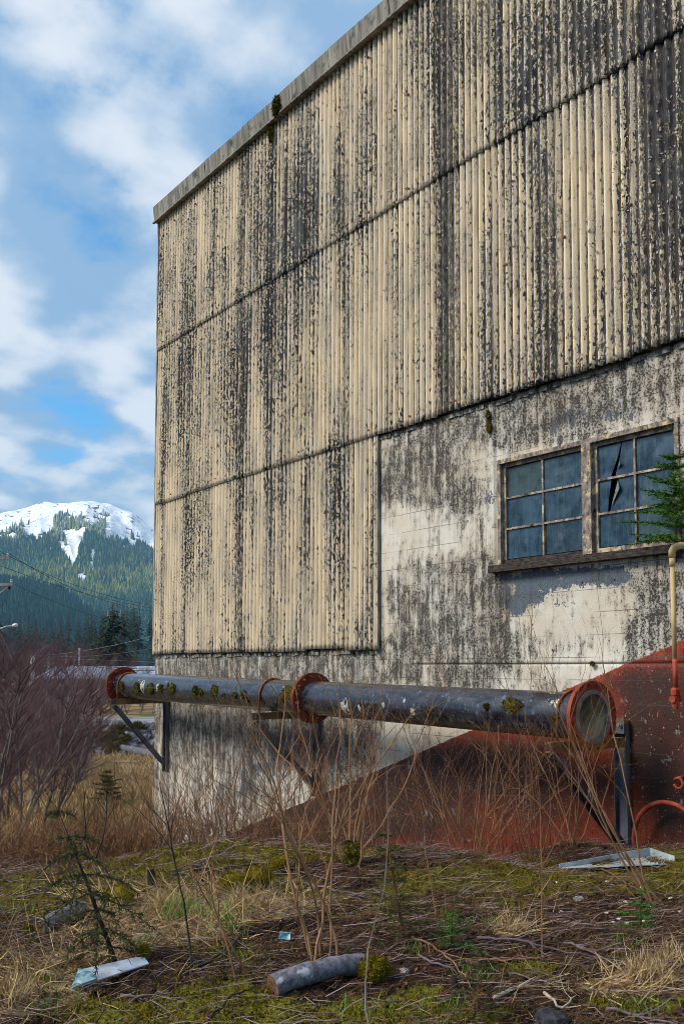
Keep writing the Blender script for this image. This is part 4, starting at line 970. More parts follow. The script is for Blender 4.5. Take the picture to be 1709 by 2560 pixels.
MB().tube(pts, .014, 8).build('ring', M_REDP, EB, True); MB().tube([(eb.x, eb.y, eb.z+.05), (WX+.04, eb.y-.01, eb.z+.06)], .016, 8).build('shank', M_REDP, EB, True)

# ------------------------------------------------------------------ things on the ground near the camera
def ground_frame(px0, py0, px1, py1, lift=0.0):
    a, b = gpx(px0, py0), gpx(px1, py1); return a + Vector((0, 0, lift)), b + Vector((0, 0, lift))
k = NM('alder_log_bark'); v = k.P(); g1 = k.noise(k.map(v, (30, 30, 30)), 1, 4, .65)
c = k.mix(k.mr(g1, .35, .65), (0.06, 0.06, 0.072), (0.16, 0.16, 0.19)); c = k.mix(k.mr(k.noise(v, 9, 4), .62, .70), c, (0.36, 0.37, 0.41)); c = k.mix(k.mr(k.noise(v, 14, 3), .62, .70), c, (0.03, 0.026, 0.02))
M_LOG = k.fin(c, .75, k.bump(g1, .4, .008), 0, .3)
M_ENDG = simple('cut_wood', (0.07, 0.035, 0.018), (0.20, 0.11, 0.055), 30, .85, .4)
def log(name, label, a, b, r0, r1, seed, bend=.02, cat='log', mat=None):
    R = random.Random(seed); a, b = Vector(a), Vector(b); t = thing(name, label, cat, tuple((a+b)/2)); pts = []; rad = []
    for q in range(9):
        f = q/8; p = a.lerp(b, f) + Vector((0, 0, math.sin(f*3.1)*bend + R.uniform(-.004, .004))); pts.append(p); rad.append((r0+(r1-r0)*f)*R.uniform(.94, 1.06))
    MB().tube(pts, rad, 16, False).build('bark', mat or M_LOG, t, True)
    for i, (p, q, rr_) in enumerate(((pts[0], pts[1], rad[0]), (pts[-1], pts[-2], rad[-1]))):
        d = (p-q).normalized(); u = d.orthogonal().normalized(); w_ = d.cross(u)
        V = [tuple(p - d*.004)] + [tuple(p + (u*math.cos(x)+w_*math.sin(x))*rr_*.99) for x in np.linspace(0, 6.283, 16, False)]
        MB().add(V, [(0, 1+s, 1+(s+1) % 16) for s in range(16)]).build('cut_end', M_ENDG, t)
    return t
a, b = ground_frame(682, 2490, 905, 2440); log('alder_log', 'short grey alder log lying in the litter at the bottom centre', a+Vector((0, 0, .045)), b+Vector((0, 0, .058)), .056, .052, 1)
a, b = ground_frame(96, 2338, 205, 2292); log('alder_log', 'thin pale grey log lying behind the young cedar at left', a+Vector((0, 0, .03)), b+Vector((0, 0, .05)), .045, .038, 2)
a, b = ground_frame(305, 1880, 395, 1898); log('fallen_log', 'blue-grey fallen log lying at the far side of the brown field', a+Vector((0, 0, .15)), b+Vector((0, 0, .15)), .22, .20, 3)
def stump(px, py, w_, h_, label, seed, mossy=True, lean=(0, 0)):
    p = gpx(px, py); R = random.Random(seed); t = thing('tree_stump', label, 'stump', tuple(p), 'stumps in the clearing'); pts = []; rad = []
    for q in range(5):
        f = q/4; pts.append(p + Vector((lean[0]*f*h_, lean[1]*f*h_, -.03+f*(h_*(.78 if mossy else 1)+.03)))); rad.append(w_*(.80 if mossy else 1)*(1.15-.35*f)*R.uniform(.85, 1.12))
    MB().tube(pts, rad, 9).build('wood', M_DARKW if not mossy else simple('stump_wood', (.02, .017, .015), (.09, .085, .085), 20, .9, .5), t)
    if mossy:
        moss_clump('moss_cover', (p.x-.02, p.y-.02, p.z+h_*.40), w_*1.3, w_*1.3, h_*.60, t, M_MOSS, seed, (-.5, -.5, .6), 2400, .013)
    return t
for i, a_ in enumerate([(588,2225,.095,.15,'rounded stump wholly wrapped in golden moss, left of a pair'),(648,2215,.10,.17,'moss-wrapped stump with a bare grey sawn top'),(700,2172,.06,.10,'small mossy stump just behind the sawn-topped one'),
        (302,2268,.10,.17,'mossy stump behind the young cedar'),(944,2450,.062,.13,'bright green mossy stump at the right end of the alder log'),(918,2442,.055,.11,'golden mossy stump touching the far end of the alder log'),(75,2340,.03,.08,'thin mossy stub at the left end of the pale log'),
        (365,2405,.03,.10,'thin mossy stub above the white board')]):
    stump(a_[0], a_[1], a_[2], a_[3], a_[4], 400+i)
stump(385, 2218, .035, .13, 'bare dark leaning stub on the mossy crest', 430, False, (-.2, .1))
stump(1135, 2478, .018, .08, 'bare dark upright stub among the sticks at right of centre', 431, False)

# litter from people
M_WHITEB = simple('white_board', (0.13, 0.14, 0.15), (0.46, 0.53, 0.64), 7, .55, .1); M_TEAL = simple('teal_print', (0.02, 0.16, 0.21), (0.30, 0.40, 0.44), 26, .5, 0)
a, b = ground_frame(168, 2478, 365, 2425); d = b-a; s_ = Vector((-d.y, d.x, 0)).normalized()
t = thing('plastic_board', 'long white plastic board with a teal torn end lying in dry grass', 'board', tuple((a+b)/2))
P = lambda f, w_, z_: tuple(a + d*f + s_*w_ + Vector((0, 0, z_)))
m = MB(); V = [P(.10, -.05, .02), P(1, -.028, .035), P(1.02, .03, .05), P(.92, .05, .055), P(.2, .06, .06), P(.12, .02, .04)]; V += [(x, y, z+.006) for x, y, z in V]
m.add(V, [tuple(range(6))[::-1], tuple(range(6, 12))] + [(i, (i+1) % 6, (i+1) % 6+6, i+6) for i in range(6)]).build('panel', M_WHITEB, t)
m = MB(); V = [P(0, -.03, .01), P(.11, -.052, .03), P(.30, -.045, .034), P(.30, .0, .054), P(.21, .061, .072), P(.13, .02, .05)]; m.add(V+[(x, y, z+.004) for x, y, z in V], [tuple(range(6))[::-1], tuple(range(6, 12))] + [(i, (i+1) % 6, (i+1) % 6+6, i+6) for i in range(6)]).build('torn_end', M_TEAL, t)
p = gpx(712, 2356); t = MB(); V = [(p.x+x, p.y+y, p.z+z) for x, y, z in ((-.034,.02,.02),(.02,-.027,.012),(.034,-.007,.045),(-.014,.034,.05),(.012,.012,.022))]
o = t.add(V+[(x+.004, y+.004, z+.003) for x, y, z in V], [(0,1,4),(1,2,4),(2,3,4),(3,0,4),(5,9,6),(6,9,7),(7,9,8),(8,9,5),(0,5,6,1),(1,6,7,2),(2,7,8,3),(3,8,5,0)]).build('plastic_wrapper', simple('blue_wrapper', (.01, .16, .27), (.22, .38, .38), 45, .4, 0)); tag(o, 'crumpled turquoise plastic wrapper lying on the litter', 'wrapper')
# bent metal tray by the wall
M_TRAY = simple('painted_tray', (0.26, 0.31, 0.33), (0.42, 0.48, 0.50), 4, .5, .2); M_TRAYB = simple('rusty_tray', (0.05, 0.04, 0.035), (0.16, 0.13, 0.11), 9, .7, .2)
g0 = gpx(1405, 2170); g1_ = gpx(1672, 2190); zt = max(g0.z, g1_.z)+.02
A = depthp(1398, 2158, 8.0); Bb = depthp(1622, 2117, 8.4); C_ = depthp(1684, 2138, 8.1); D_ = depthp(1545, 2156, 7.9)
t = thing('metal_tray', 'bent pale painted metal tray lying on the moss below the nearest bracket', 'tray', tuple((A+C_)/2))
def slab(m, pts, th=.006):
    n = len(pts); pts = [Vector(p) for p in pts]; nn_ = (pts[1]-pts[0]).cross(pts[2]-pts[0]).normalized()*th; V = pts + [p-nn_ for p in pts]
    return m.add(V, [tuple(range(n)), tuple(range(n, 2*n))[::-1]] + [(i, i+n, (i+1) % n+n, (i+1) % n) for i in range(n)])
A, Bb, C_, D_ = (q_-Vector((0, 0, .008)) for q_ in (A, Bb, C_, D_)); up = Vector((0, 0, .07))
slab(MB(), [A-Vector((0,0,.03)), D_-Vector((0,0,.02)), C_-up*.9, Bb-up]).build('tray_floor', M_TRAY, t)
slab(MB(), [A-Vector((0,0,.028)), Bb-up*.99, Bb, A]).build('back_flange', M_TRAY, t)
slab(MB(), [Bb-up*.99, C_-up*.88, C_, Bb]).build('end_flange', M_TRAY, t)

M_STONE = simple('dark_stone', (0.012, 0.013, 0.017), (0.05, 0.052, 0.06), 20, .6, .5, 60, .01); M_STONEL = simple('pale_stone', (0.12, 0.12, 0.13), (0.34, 0.33, 0.32), 20, .8, .5, 60, .01)
def stone(px, py, s, label, mat, seed, group=None):
    p = gpx(px, py); r = np.random.default_rng(seed); V = []; F = []; nu, nv_ = 9, 6
    for i in range(nv_+1):
        th = math.pi*i/nv_
        for q in range(nu):
            ph = 6.283*q/nu; j = .75+.4*r.uniform(); V.append((p.x+s*j*math.sin(th)*math.cos(ph), p.y+s*j*math.sin(th)*math.sin(ph), p.z+s*.12+s*.6*j*math.cos(th)))
    for i in range(nv_):
        for q in range(nu): F.append((i*nu+q, (i+1)*nu+q, (i+1)*nu+(q+1) % nu, i*nu+(q+1) % nu))
    return tag(obj('stone', newmesh('stone', V, F), mat), label, 'stone', group)
stone(1375, 2556, .085, 'dark wet stone at the bottom edge, right of centre', M_STONE, 1)
stone(1445, 2252, .045, 'grey stone half buried below the mossy bank', M_STONEL, 2)
stone(1010, 2432, .03, 'small grey pebble right of the mossy stump', M_STONEL, 3)
for i in range(16):
    stone(random.uniform(1380, 1700), random.uniform(2205, 2320), random.uniform(.010, .022), 'tiny white stone scattered on the bare soil under the tray', simple('white_stone', (.5, .48, .44), (.7, .68, .62), 20, .8, 0) if i == 0 else bpy.data.materials['white_stone'], 20+i, 'white stones under the tray')

# fallen sticks that can be told apart
def stick(pts_px, r, label, mat, seed, lift=.02):
    R = random.Random(seed); pts = []
    for i, (x, y) in enumerate(pts_px):
        pts.append(gpx(x, y) + Vector((0, 0, lift*R.uniform(.6, 1.5))))
    fine_ = []
    for i in range(len(pts)-1):
        for q in range(4): fine_.append(pts[i].lerp(pts[i+1], q/4) + Vector((R.gauss(0, .006), R.gauss(0, .006), R.gauss(0, .004))))
    fine_.append(pts[-1]); n = len(fine_); rad = [r*(1.1-.75*i/n)*R.uniform(.9, 1.1) for i in range(n)]
    t = thing('fallen_stick', label, 'stick', tuple(fine_[0]), 'sticks lying in the clearing'); MB().tube(fine_, rad, 6).build('stem', mat, t, True)
    for q in range(R.randint(2, 4)):
        sg = Segs(); i = R.randint(2, n-2); d = (fine_[i+1]-fine_[i-1]).normalized(); sd = Vector((-d.y, d.x, R.uniform(0, .5)))*R.choice((-1, 1)); grow(sg, fine_[i], d*.8+sd*.6, R.uniform(.12, .3), rad[i]*.6, 0, R); sg.build('side_twig', mat, t, 4)
    return t
M_STK = m_bark('stick_purple', (0.06, 0.042, 0.05), (0.20, 0.15, 0.17)); M_STKP = m_bark('stick_pale', (0.22, 0.17, 0.14), (0.46, 0.38, 0.32))
SP = [([(1195,2355),(1290,2368),(1390,2385),(1500,2405),(1620,2432)],.011,'long bluish-grey stick running right from the clearing centre',M_STK),([(1408,2368),(1470,2388),(1555,2430)],.010,'dark purple stick lying across the bluish-grey one',M_STK),
      ([(1230,2508),(1280,2484),(1326,2462)],.014,'pale bark-stripped stick at the bottom right',M_STKP),([(1365,2498),(1400,2530),(1440,2496)],.010,'pale forked stick right of the bark-stripped one',M_STKP),
      ([(1030,2355),(1080,2375),(1130,2415),(1170,2470),(1190,2560)],.008,'thin tan stick curving down to the bottom edge',M_CANE),([(1045,2395),(1090,2425),(1160,2442)],.009,'purple stick left of the curved tan one',M_STK),
      ([(560,2400),(610,2340),(660,2330),(730,2308)],.012,'dark crooked branch lying beside the turquoise wrapper',M_DARKW),([(0,2320),(150,2370),(260,2420),(370,2450)],.008,'thin dark branch crossing the white board',M_DARKW),
      ([(300,2505),(380,2500),(430,2495)],.010,'purple-grey stick below the white board',M_STK),([(760,2215),(850,2240),(960,2255)],.011,'pale grey branch lying behind the tall canes',M_STK),([(690,2160),(760,2190),(840,2215)],.010,'grey branch on the crest behind the tall canes',M_STK),
      ([(1180,2300),(1260,2270),(1330,2225)],.007,'dark thin branch slanting up to the mossy bank',M_DARKW),([(1170,2410),(1300,2405),(1420,2412)],.008,'reddish stick at the foot of the slender sapling',M_CANERED),([(1270,2440),(1340,2460),(1430,2475)],.007,'purple twig above the bark-stripped stick',M_STK),
      ([(1520,2530),(1600,2555),(1700,2575)],.011,'grey stick leaving the bottom right corner',M_STK),([(440,2440),(520,2420),(570,2380),(600,2440)],.009,'dark forked stick right of the white board',M_DARKW),([(520,2560),(580,2510),(640,2480)],.008,'dark twig left of the alder log end',M_DARKW),
      ([(880,2250),(930,2235),(1010,2262)],.008,'grey twig under the young firs',M_STK),([(430,2190),(480,2170),(560,2185),(640,2182)],.008,'purple stick lying on the crest left of the stumps',M_STK),([(40,2250),(130,2235),(230,2215)],.009,'long dark stick on the mossy slope at left',M_STK),([(1500,2180),(1560,2210),(1640,2260)],.009,'brown cane lying under the metal tray',M_CANERED)]
for i, (pp, r, lb, mt) in enumerate(SP): stick(pp, r*.8, lb, mt, 500+i)

# ------------------------------------------------------------------ ground cover
def scatter(n, z0, z1, pad=.6, seed=0):
    r = np.random.default_rng(seed); zf = np.sqrt(r.uniform(z0**2, z1**2, n)); xr = r.uniform(-1, 1, n)*(zf*.364+pad); return xr, zf
def gpos(xr, zf, lift=0.0):
    x, y = xz(xr, zf); return np.stack([x, y, gh(xr, zf)+E+lift], -1)
def fieldv(xr, zf, L, s1=2.2, s=51, base=0.22):
    x, y = xz(xr, zf); a_, b_ = px_of(x, y, gh(xr, zf)); return np.clip(blobs(a_, b_, L, base)*(.35+1.3*fbm(xr*s1, zf*s1, s)), 0, 1.2)
# twigs and leaf bits
N = 30000; xr, zf = scatter(N, 3.0, 10.2, .6, 1); ms = fieldv(xr, zf, MOSSB); st = fieldv(xr, zf, STRAWB, 3, 61, 0)
kp = rng.uniform(0, 1, N) > np.clip(ms*.9, 0, .85)+st*.2; xr, zf = xr[kp], zf[kp]; N = len(xr)
P0 = gpos(xr, zf, .006); an = rng.normal(.1, .75, N); L = rng.gamma(2.0, .030, N)+.025; dx, dy = CT*np.cos(an)+ST*np.sin(an), -ST*np.cos(an)+CT*np.sin(an)
P1 = P0 + np.stack([dx*L, dy*L, rng.normal(.008, .02, N)+rng.exponential(.008, N)], -1)
V, F = prisms(P0, P1, rng.uniform(.0009, .0028, N), rng.uniform(.0007, .0018, N)); tag(obj('twig_litter', newmesh('twig_litter', V, F), M_LITTER), 'brown litter of twigs and needles covering the clearing', 'litter', kind='stuff')
N = 3600; xr, zf = scatter(N, 3.0, 9.6, .6, 2); P0 = gpos(xr, zf, .012); an = rng.normal(.1, .6, N); L = rng.gamma(2.2, .034, N)+.03; dx, dy = CT*np.cos(an)+ST*np.sin(an), -ST*np.cos(an)+CT*np.sin(an)
P1 = P0 + np.stack([dx*L, dy*L, rng.normal(.01, .02, N)], -1)
P2 = P1 + np.stack([(dx*np.cos(an*0+.5)+dy*.4*np.sign(an))*L*.8, (dy-dx*.4*np.sign(an))*L*.8, rng.normal(.0, .02, N)], -1)
r_ = rng.uniform(.0014, .0034, N); Va, Fa = prisms(P0, P1, r_, r_*.8); Vb, Fb = prisms(P1, P2, r_*.8, r_*.4); V = np.concatenate([Va, Vb]); F = np.concatenate([Fa, Fb+len(Va)]); tag(obj('pale_twigs', newmesh('pale_twigs', V, F), M_PALETW), 'pale purplish dead twigs strewn over the litter', 'litter', kind='stuff')
N = 22000; xr, zf = scatter(N, 3.0, 9.8, .6, 3); P0 = gpos(xr, zf, .008); an = rng.uniform(0, 6.28, N); s_ = rng.uniform(.005, .016, N)
u = np.stack([np.cos(an), np.sin(an), rng.normal(0, .35, N)], -1)*s_[:, None]; w_ = np.stack([-np.sin(an), np.cos(an), rng.normal(0, .35, N)], -1)*(s_*rng.uniform(.4, .9, N))[:, None]
V = np.stack([P0-u, P0+w_+[0, 0, .006], P0+u+[0, 0, .004], P0-w_], 1).reshape(-1, 3); b = (np.arange(N)*4)[:, None]
tag(obj('leaf_litter', newmesh('leaf_litter', V, b+np.array([[0, 1, 2, 3]])), M_LITTER), 'dark brown scraps of dead leaves on the soil', 'litter', kind='stuff')
# moss
N = 190000; xr, zf = scatter(N, 3.0, 10.4, .6, 4); ms = fieldv(xr, zf, MOSSB); kp = rng.uniform(0, 1, N) < np.clip((ms-.17)*2.2, 0.02, .95); xr, zf = xr[kp], zf[kp]; N = len(xr)
P0 = gpos(xr, zf, -.004); cl = fbm(xr*11, zf*11, 171)
D = np.stack([rng.normal(0, .5, N), rng.normal(0, .5, N), np.ones(N)], -1); V, F = blades(P0, D, rng.uniform(.012, .03, N)*(.5+1.4*cl), rng.uniform(.005, .011, N), .5, 5)
tag(obj('moss', newmesh('moss', V, F), M_MOSS), 'olive-yellow moss cushions carpeting the crest and hollows', 'moss', kind='stuff')
# dry grass
N = 90000; xr, zf = scatter(N, 3.0, 10.0, .8, 6); st = fieldv(xr, zf, STRAWB, 3, 61, 0.015); cl = fbm(xr*3.5, zf*3.5, 173); kp = rng.uniform(0, 1, N) < np.clip((st-.08)*2.0, 0.006, .85)*np.clip((cl-.3)*3.5, .08, 1); xr, zf = xr[kp], zf[kp]; N = len(xr)
P0 = gpos(xr, zf, 0); fl = rng.uniform(0, 6.28, N); lay = vn(xr*1.3, zf*1.3, 177)*6.28
D = np.stack([np.cos(lay)*.9+rng.normal(0, .7, N), np.sin(lay)*.9+rng.normal(0, .7, N), np.abs(rng.normal(.32, .4, N))], -1)
V, F = blades(P0, D, rng.gamma(3, .045, N)+.05, rng.uniform(.003, .007, N), .45, 7); tag(obj('dry_grass', newmesh('dry_grass', V, F), M_STRAW), 'straw-coloured dead grass flattened over the clearing', 'grass', kind='stuff')
N = 800; c_ = [gpx(x, y) for x, y in ((470,2290),(440,2300),(560,2330),(545,2300),(100,2470),(130,2520),(350,2370),(610,2400),(1180,2440),(1225,2310),(1565,2360),(1030,2380),(905,2535),(60,2280),(1600,2530),(1100,2520))]
P0 = np.array([tuple(c_[i % len(c_)]) for i in range(N)]) + np.stack([rng.normal(0, .07, N), rng.normal(0, .07, N), np.zeros(N)], -1)
V, F = blades(P0, np.stack([rng.normal(0, .3, N), rng.normal(0, .3, N), np.ones(N)], -1), rng.uniform(.04, .15, N)*np.where(np.arange(N) % len(c_) < 4, 1.5, .6), rng.uniform(.003, .006, N), .4, 8)
tag(obj('green_grass', newmesh('green_grass', V, F), M_GREEN), 'sparse fresh green blades among the dead grass', 'grass', kind='stuff')
def tuft(px, py, n, L, label, seed):
    p = gpx(px, py); r = np.random.default_rng(seed); P0 = np.array(tuple(p)) + np.stack([r.normal(0, .06, n), r.normal(0, .06, n), np.zeros(n)], -1)
    V, F = blades(P0, np.stack([r.normal(0, .55, n), r.normal(0, .55, n), np.ones(n)], -1), r.uniform(.4, 1.1, n)*L, r.uniform(.004, .007, n), .6, seed)
    tag(obj('grass_tuft', newmesh('grass_tuft', V, F), M_STRAW), label, 'grass', 'pale grass tufts')
tuft(1620, 2450, 300, .17, 'large pale dry grass tuft at the right edge of the clearing', 1); tuft(1275, 2325, 130, .13, 'small straw tuft right of centre behind the long stick', 2)
tuft(30, 2500, 260, .16, 'straw tuft at the bottom left corner', 3); tuft(420, 2275, 240, .15, 'straw tuft right of the young cedar', 4); tuft(610, 2270, 240, .14, 'straw tuft below the pair of mossy stumps', 5); tuft(1690, 2400, 150, .14, 'straw tuft cut off by the right edge', 6)

# ------------------------------------------------------------------ bare shrubs, canes and saplings
def cane_shrub(name, label, base, dirs, L, r, mat, seed, depth=1, kids=(3, 6), spread=.5, wander=.15, up=.03, group=None, cat='shrub', moss_=None, segs=11, ratio=.38, start=.35):
    R = random.Random(seed); base = Vector(base); t = thing(name, label, cat, tuple(base), group)
    for i, d in enumerate(dirs):
        sg = Segs(); o = Vector((R.gauss(0, .04), R.gauss(0, .04), -.03)); l_ = L*R.uniform(.7, 1.15)
        grow(sg, base+o, d, l_, r*R.uniform(.75, 1.2), depth, R, kids, spread, wander, up, segs, .3, ratio, start); sg.build('cane', mat, t, 5 if r > .006 else 4)
    if moss_: moss_clump('moss_cover', (base.x, base.y, base.z+.08), .08, .08, .14, t, M_MOSSDK, seed, (-.6, -.6, .3), 300, .03)
    return t
def cdir(rx, z, f=0.0): return Vector((rx*CT+f*ST, -rx*ST+f*CT, z))         # camera-right, up, forward
cane_shrub('cane_shrub', 'tall tan canes rising from behind the alder log before the middle bracket', gpx(806, 2405), [cdir(-.10, 1, .05), cdir(.05, 1, 0), cdir(-.02, 1, .1), cdir(-.22, 1, .1), cdir(.12, 1, 0)], 1.55, .0085, M_CANE, 601, 1, (5, 8), .55)
cane_shrub('cane_shrub', 'single straight tan cane right of the tall clump, rooted behind the log', gpx(862, 2415), [cdir(-.02, 1, 0)], 1.7, .008, M_CANE, 602, 1, (4, 5), .5)
cane_shrub('cane_shrub', 'mossy-footed thicket of canes on the crest right of centre', gpx(880, 2165), [cdir(R_, 1, random.uniform(-.2, .3)) for R_ in (-.55, -.35, -.2, -.08, .02, .12, .25, .4, .55)], 1.7, .009, M_CANE, 603, 2, (3, 5), .5, moss_=True)
cane_shrub('cane_shrub', 'pale canes leaning up and left across the nearest bracket', gpx(1640, 2262), [cdir(-.62, 1, .15), cdir(-.45, 1, .1), cdir(-.9, 1, .2), cdir(-.30, 1, .1), cdir(-.7, .8, 0)], 1.9, .009, M_CANE, 604, 2, (3, 4), .5, .06)
cane_shrub('bare_sapling', 'slender upright tan sapling right of centre in the clearing', gpx(1362, 2405), [cdir(.01, 1, 0)], 1.25, .006, M_CANE, 605, 1, (2, 3), .5, .03)
cane_shrub('bare_sapling', 'crooked grey-green sapling rising in front of the alder log', gpx(925, 2590), [cdir(-.25, 1, .3)], 1.5, .0055, M_TWIG, 606, 1, (3, 4), .6, .13, start=.4)
cane_shrub('bare_sapling', 'dark forked sapling standing left before the brown thicket', depthp(236, 2120, 8.6)-Vector((0, 0, .18)), [cdir(-.45, 1, 0), cdir(.30, 1.1, 0)], 1.0, .013, M_DARKW, 607, 2, (2, 4), .7, .10)
cane_shrub('bare_sapling', 'dark leaning sapling stem between white board and log', gpx(470, 2440), [cdir(-.35, 1, .2)], 1.0, .007, M_DARKW, 608, 1, (3, 4), .6, .1)
cane_shrub('bare_sapling', 'thin reddish stem leaning over the log end', gpx(595, 2440), [cdir(-.3, 1, .3), cdir(-.5, 1, .1)], 1.15, .006, M_CANERED, 609, 1, (3, 5), .6, .08)
cane_shrub('bare_sapling', 'thin tan stem bending over the bottom right sticks', gpx(1100, 2300), [cdir(.1, 1, -.1)], .7, .005, M_CANE, 610, 1, (2, 3), .5, .1)
b_ = wallp(1355, 1735, .35); cane_shrub('bare_shrub', 'leafless brown shrub between the pipe and the white wall under the window', Vector((b_.x, b_.y, gxy(b_.x, b_.y))), [cdir(-.16, 1, 0), cdir(-.06, 1, 0), cdir(.05, 1, 0), cdir(-.25, 1, 0)], 2.7, .007, M_CANERED, 611, 2, (3, 5), .55, .06, start=.6)
SH = [(430,'left of the middle bracket, nearest the corner'),(520,'beneath the far pipe section'),(610,'below the middle bracket tip'),(690,'under the middle flange'),(1000,'over the left point of the dark red wall'),(1090,'before the dark red wall under the pipe'),(1170,'right of the pipe middle, on dark red'),(1250,'left of the nearest bracket'),(1330,'tangled at the nearest bracket brace'),(1420,'beside the nearest bracket post'),(560,'left of the tall tan canes, by the pale wall'),(750,'behind the tall tan canes'),(950,'right of the mossy-footed thicket'),(1045,'under the middle of the near pipe section'),(1130,'on dark red left of the nearest bracket'),(1210,'between the red wall and the mossy bank')]
for i, (px, wh) in enumerate(SH):
    zf = 10.4 + .5*math.sin(i*2.1) - (.9 if px > 1150 else 0) - (.6 if px > 1300 else 0)
    r = ray(px, 2100); xr_ = (px-854.5)/FPX*zf; x, y = xz(xr_, zf)
    base = Vector((x, y, gxy(x, y)))
    R = random.Random(700+i); tall = (1.55 if px < 700 else 1.35)*R.uniform(.85, 1.15)
    cane_shrub('bramble', 'leafless brown bramble '+wh, base, [cdir(R.uniform(-.6, .6), 1, R.uniform(-.4, .1)) for _ in range(R.randint(8, 12))], tall*1.15, .0065, M_CANERED if i % 3 else M_CANE, 700+i, 2, (3, 4), .6, .12, .01, 'brambles along the wall foot')
# stiff dry stems behind the crest
N = 3600; zf = rng.uniform(8.9, 15, N); px = np.where(rng.uniform(0, 1, N) < .72, rng.uniform(-60, 430, N), rng.uniform(430, 900, N)); xr = (px-854.5)/FPX*zf; x, y = xz(xr, zf)
kp = (x < 7.9) | (y > YC+.2); xr, zf = xr[kp], zf[kp]; N = len(xr); P0 = gpos(xr, zf, 0)
tallf = np.where(zf > 10, 1.0, .55); Lr = rng.uniform(.3, 1.0, N)*tallf
D = np.stack([rng.normal(0, .28, N), rng.normal(0, .28, N), np.ones(N)], -1); mid = P0 + D*(Lr*.55)[:, None]; D2 = D + rng.normal(0, .6, (N, 3)); end = mid + D2*(Lr*.5)[:, None]
V1, F1 = prisms(P0, mid, .0038, .003); V2, F2 = prisms(mid, end, .003, .0012)
q = rng.integers(0, N, 9000); s0 = mid[q]*(1-rng.uniform(0, .9, (9000, 1))) + end[q]*rng.uniform(0, .9, (9000, 1)); s0 = mid[q] + (end[q]-mid[q])*rng.uniform(-.5, .9, (9000, 1)); s1 = s0 + rng.normal(0, .15, (9000, 3)) + [0, 0, .08]
V3, F3 = prisms(s0, s1, .0022, .001)
V = np.concatenate([V1, V2, V3]); F = np.concatenate([F1, F2+len(V1), F3+len(V1)+len(V2)])
tag(obj('dry_stems', newmesh('dry_stems', V, F), M_STALK), 'dense brown dry stems behind the mossy crest', 'dry stems', kind='stuff')

# ------------------------------------------------------------------ small conifers
def fir(name, label, base, Ht, seed, mat, stem, lean=(0, 0), whorls=7, per=5, L0=.45, droop=.1, flat=.25, dens=150, nl=.022, cat='tree', parts=True):
    R = random.Random(seed); r = np.random.default_rng(seed); base = Vector(base); t = thing(name, label, cat, tuple(base))
    top = base + Vector((lean[0], lean[1], Ht)); MB().tube([base, base.lerp(top, .5)+Vector((.01, .01, 0)), top], [Ht*.014+.002, Ht*.009+.0015, .001], 6).build('trunk', stem, t, True)
    sg = Segs(); BP = []; BD = []
    for i in range(whorls):
        f = .12+.84*i/(whorls-1)+R.uniform(-.03, .03); c = base.lerp(top, f)
        for q in range(per):
            a = 6.283*(q/per)+i*1.1+R.uniform(-.4, .4); L = L0*(1-f*.82)*R.uniform(.45, 1.3); d = Vector((math.cos(a), math.sin(a), .30+.3*f-droop)); p = c
            for s in range(5):
                d = (d.normalized()+Vector((R.gauss(0, .06), R.gauss(0, .06), -droop*.35))).normalized(); q2 = p+d*L/5; sg.add(p, q2, .0035*(1-s/6), .0035*(1-(s+1)/6))
                nn_ = int(dens*L/5/.1*.1)+2
                for _ in range(nn_):
                    BP.append(p.lerp(q2, R.random())); sd = d.cross(Vector((0, 0, 1))).normalized()*R.choice((-1, 1)); BD.append(d*.7+sd*R.uniform(.4, 1)+Vector((0, 0, R.gauss(0, flat))))
                if s in (1, 2, 3):
                    for sgn in (-1, 1):
                        sd = d.cross(Vector((0, 0, 1))).normalized()*sgn; e = p+(d*.7+sd).normalized()*L*.32*(1-s/6); sg.add(p, e, .0018, .0008)
                        for _ in range(nn_): BP.append(p.lerp(e, R.random())); BD.append((e-p).normalized()*.8+Vector((R.gauss(0, .6), R.gauss(0, .6), R.gauss(0, flat))))
                p = q2
    sg.build('branches', stem, t, 4)['kind'] = 'stuff'; n = len(BP); V, F = blades(np.array([tuple(p) for p in BP]), np.array([tuple(p) for p in BD]), r.uniform(.7, 1.3, n)*nl, r.uniform(.8, 1.2, n)*nl*.17, .3, seed)
    obj('needles', newmesh('needles', V, F), mat, t); return t
s_ = wallp(1690, 1375, .14); fir('spruce_sapling', 'small green spruce sapling rooted on the window sill at the right edge', s_, .92, 801, M_NEEDLE, M_CANERED, (-.02, .0), 8, 7, .66, .14, .35, 420, .034)
fir('cedar_sapling', 'drooping young cedar standing in the clearing at left', gpx(292, 2415), 0.84, 802, M_CEDAR, M_DARKW, (-.30, .10), 8, 3, .62, .46, .9, 260, .03)
fir('fir_seedling', 'small dark fir seedling left of the bark-stripped stick', gpx(1195, 2545), .30, 803, M_CEDAR, M_CANERED, (0, 0), 5, 5, .20, .1, .3, 260, .022)
fir('fir_seedling', 'grey-green seedling behind the mossy stump right of the log', gpx(1010, 2350), .62, 804, M_CEDAR, M_CANERED, (-.1, .05), 7, 5, .26, .2, .3, 240, .026)
fir('fir_seedling', 'tiny seedling below the mossy bank right of centre', gpx(1135, 2310), .20, 805, M_CEDAR, M_CANERED, (0, 0), 4, 5, .16, .1, .3, 240, .02)
fir('fir_seedling', 'dark seedling at the right edge of the litter', gpx(1600, 2330), .26, 806, M_NEEDLE, M_DARKW, (.02, 0), 4, 5, .22, .2, .3, 240, .022)
fir('fir_seedling', 'low seedling behind the long bluish stick', gpx(1130, 2370), .18, 807, M_NEEDLE, M_DARKW, (0, 0), 4, 5, .2, .1, .3, 220, .02)
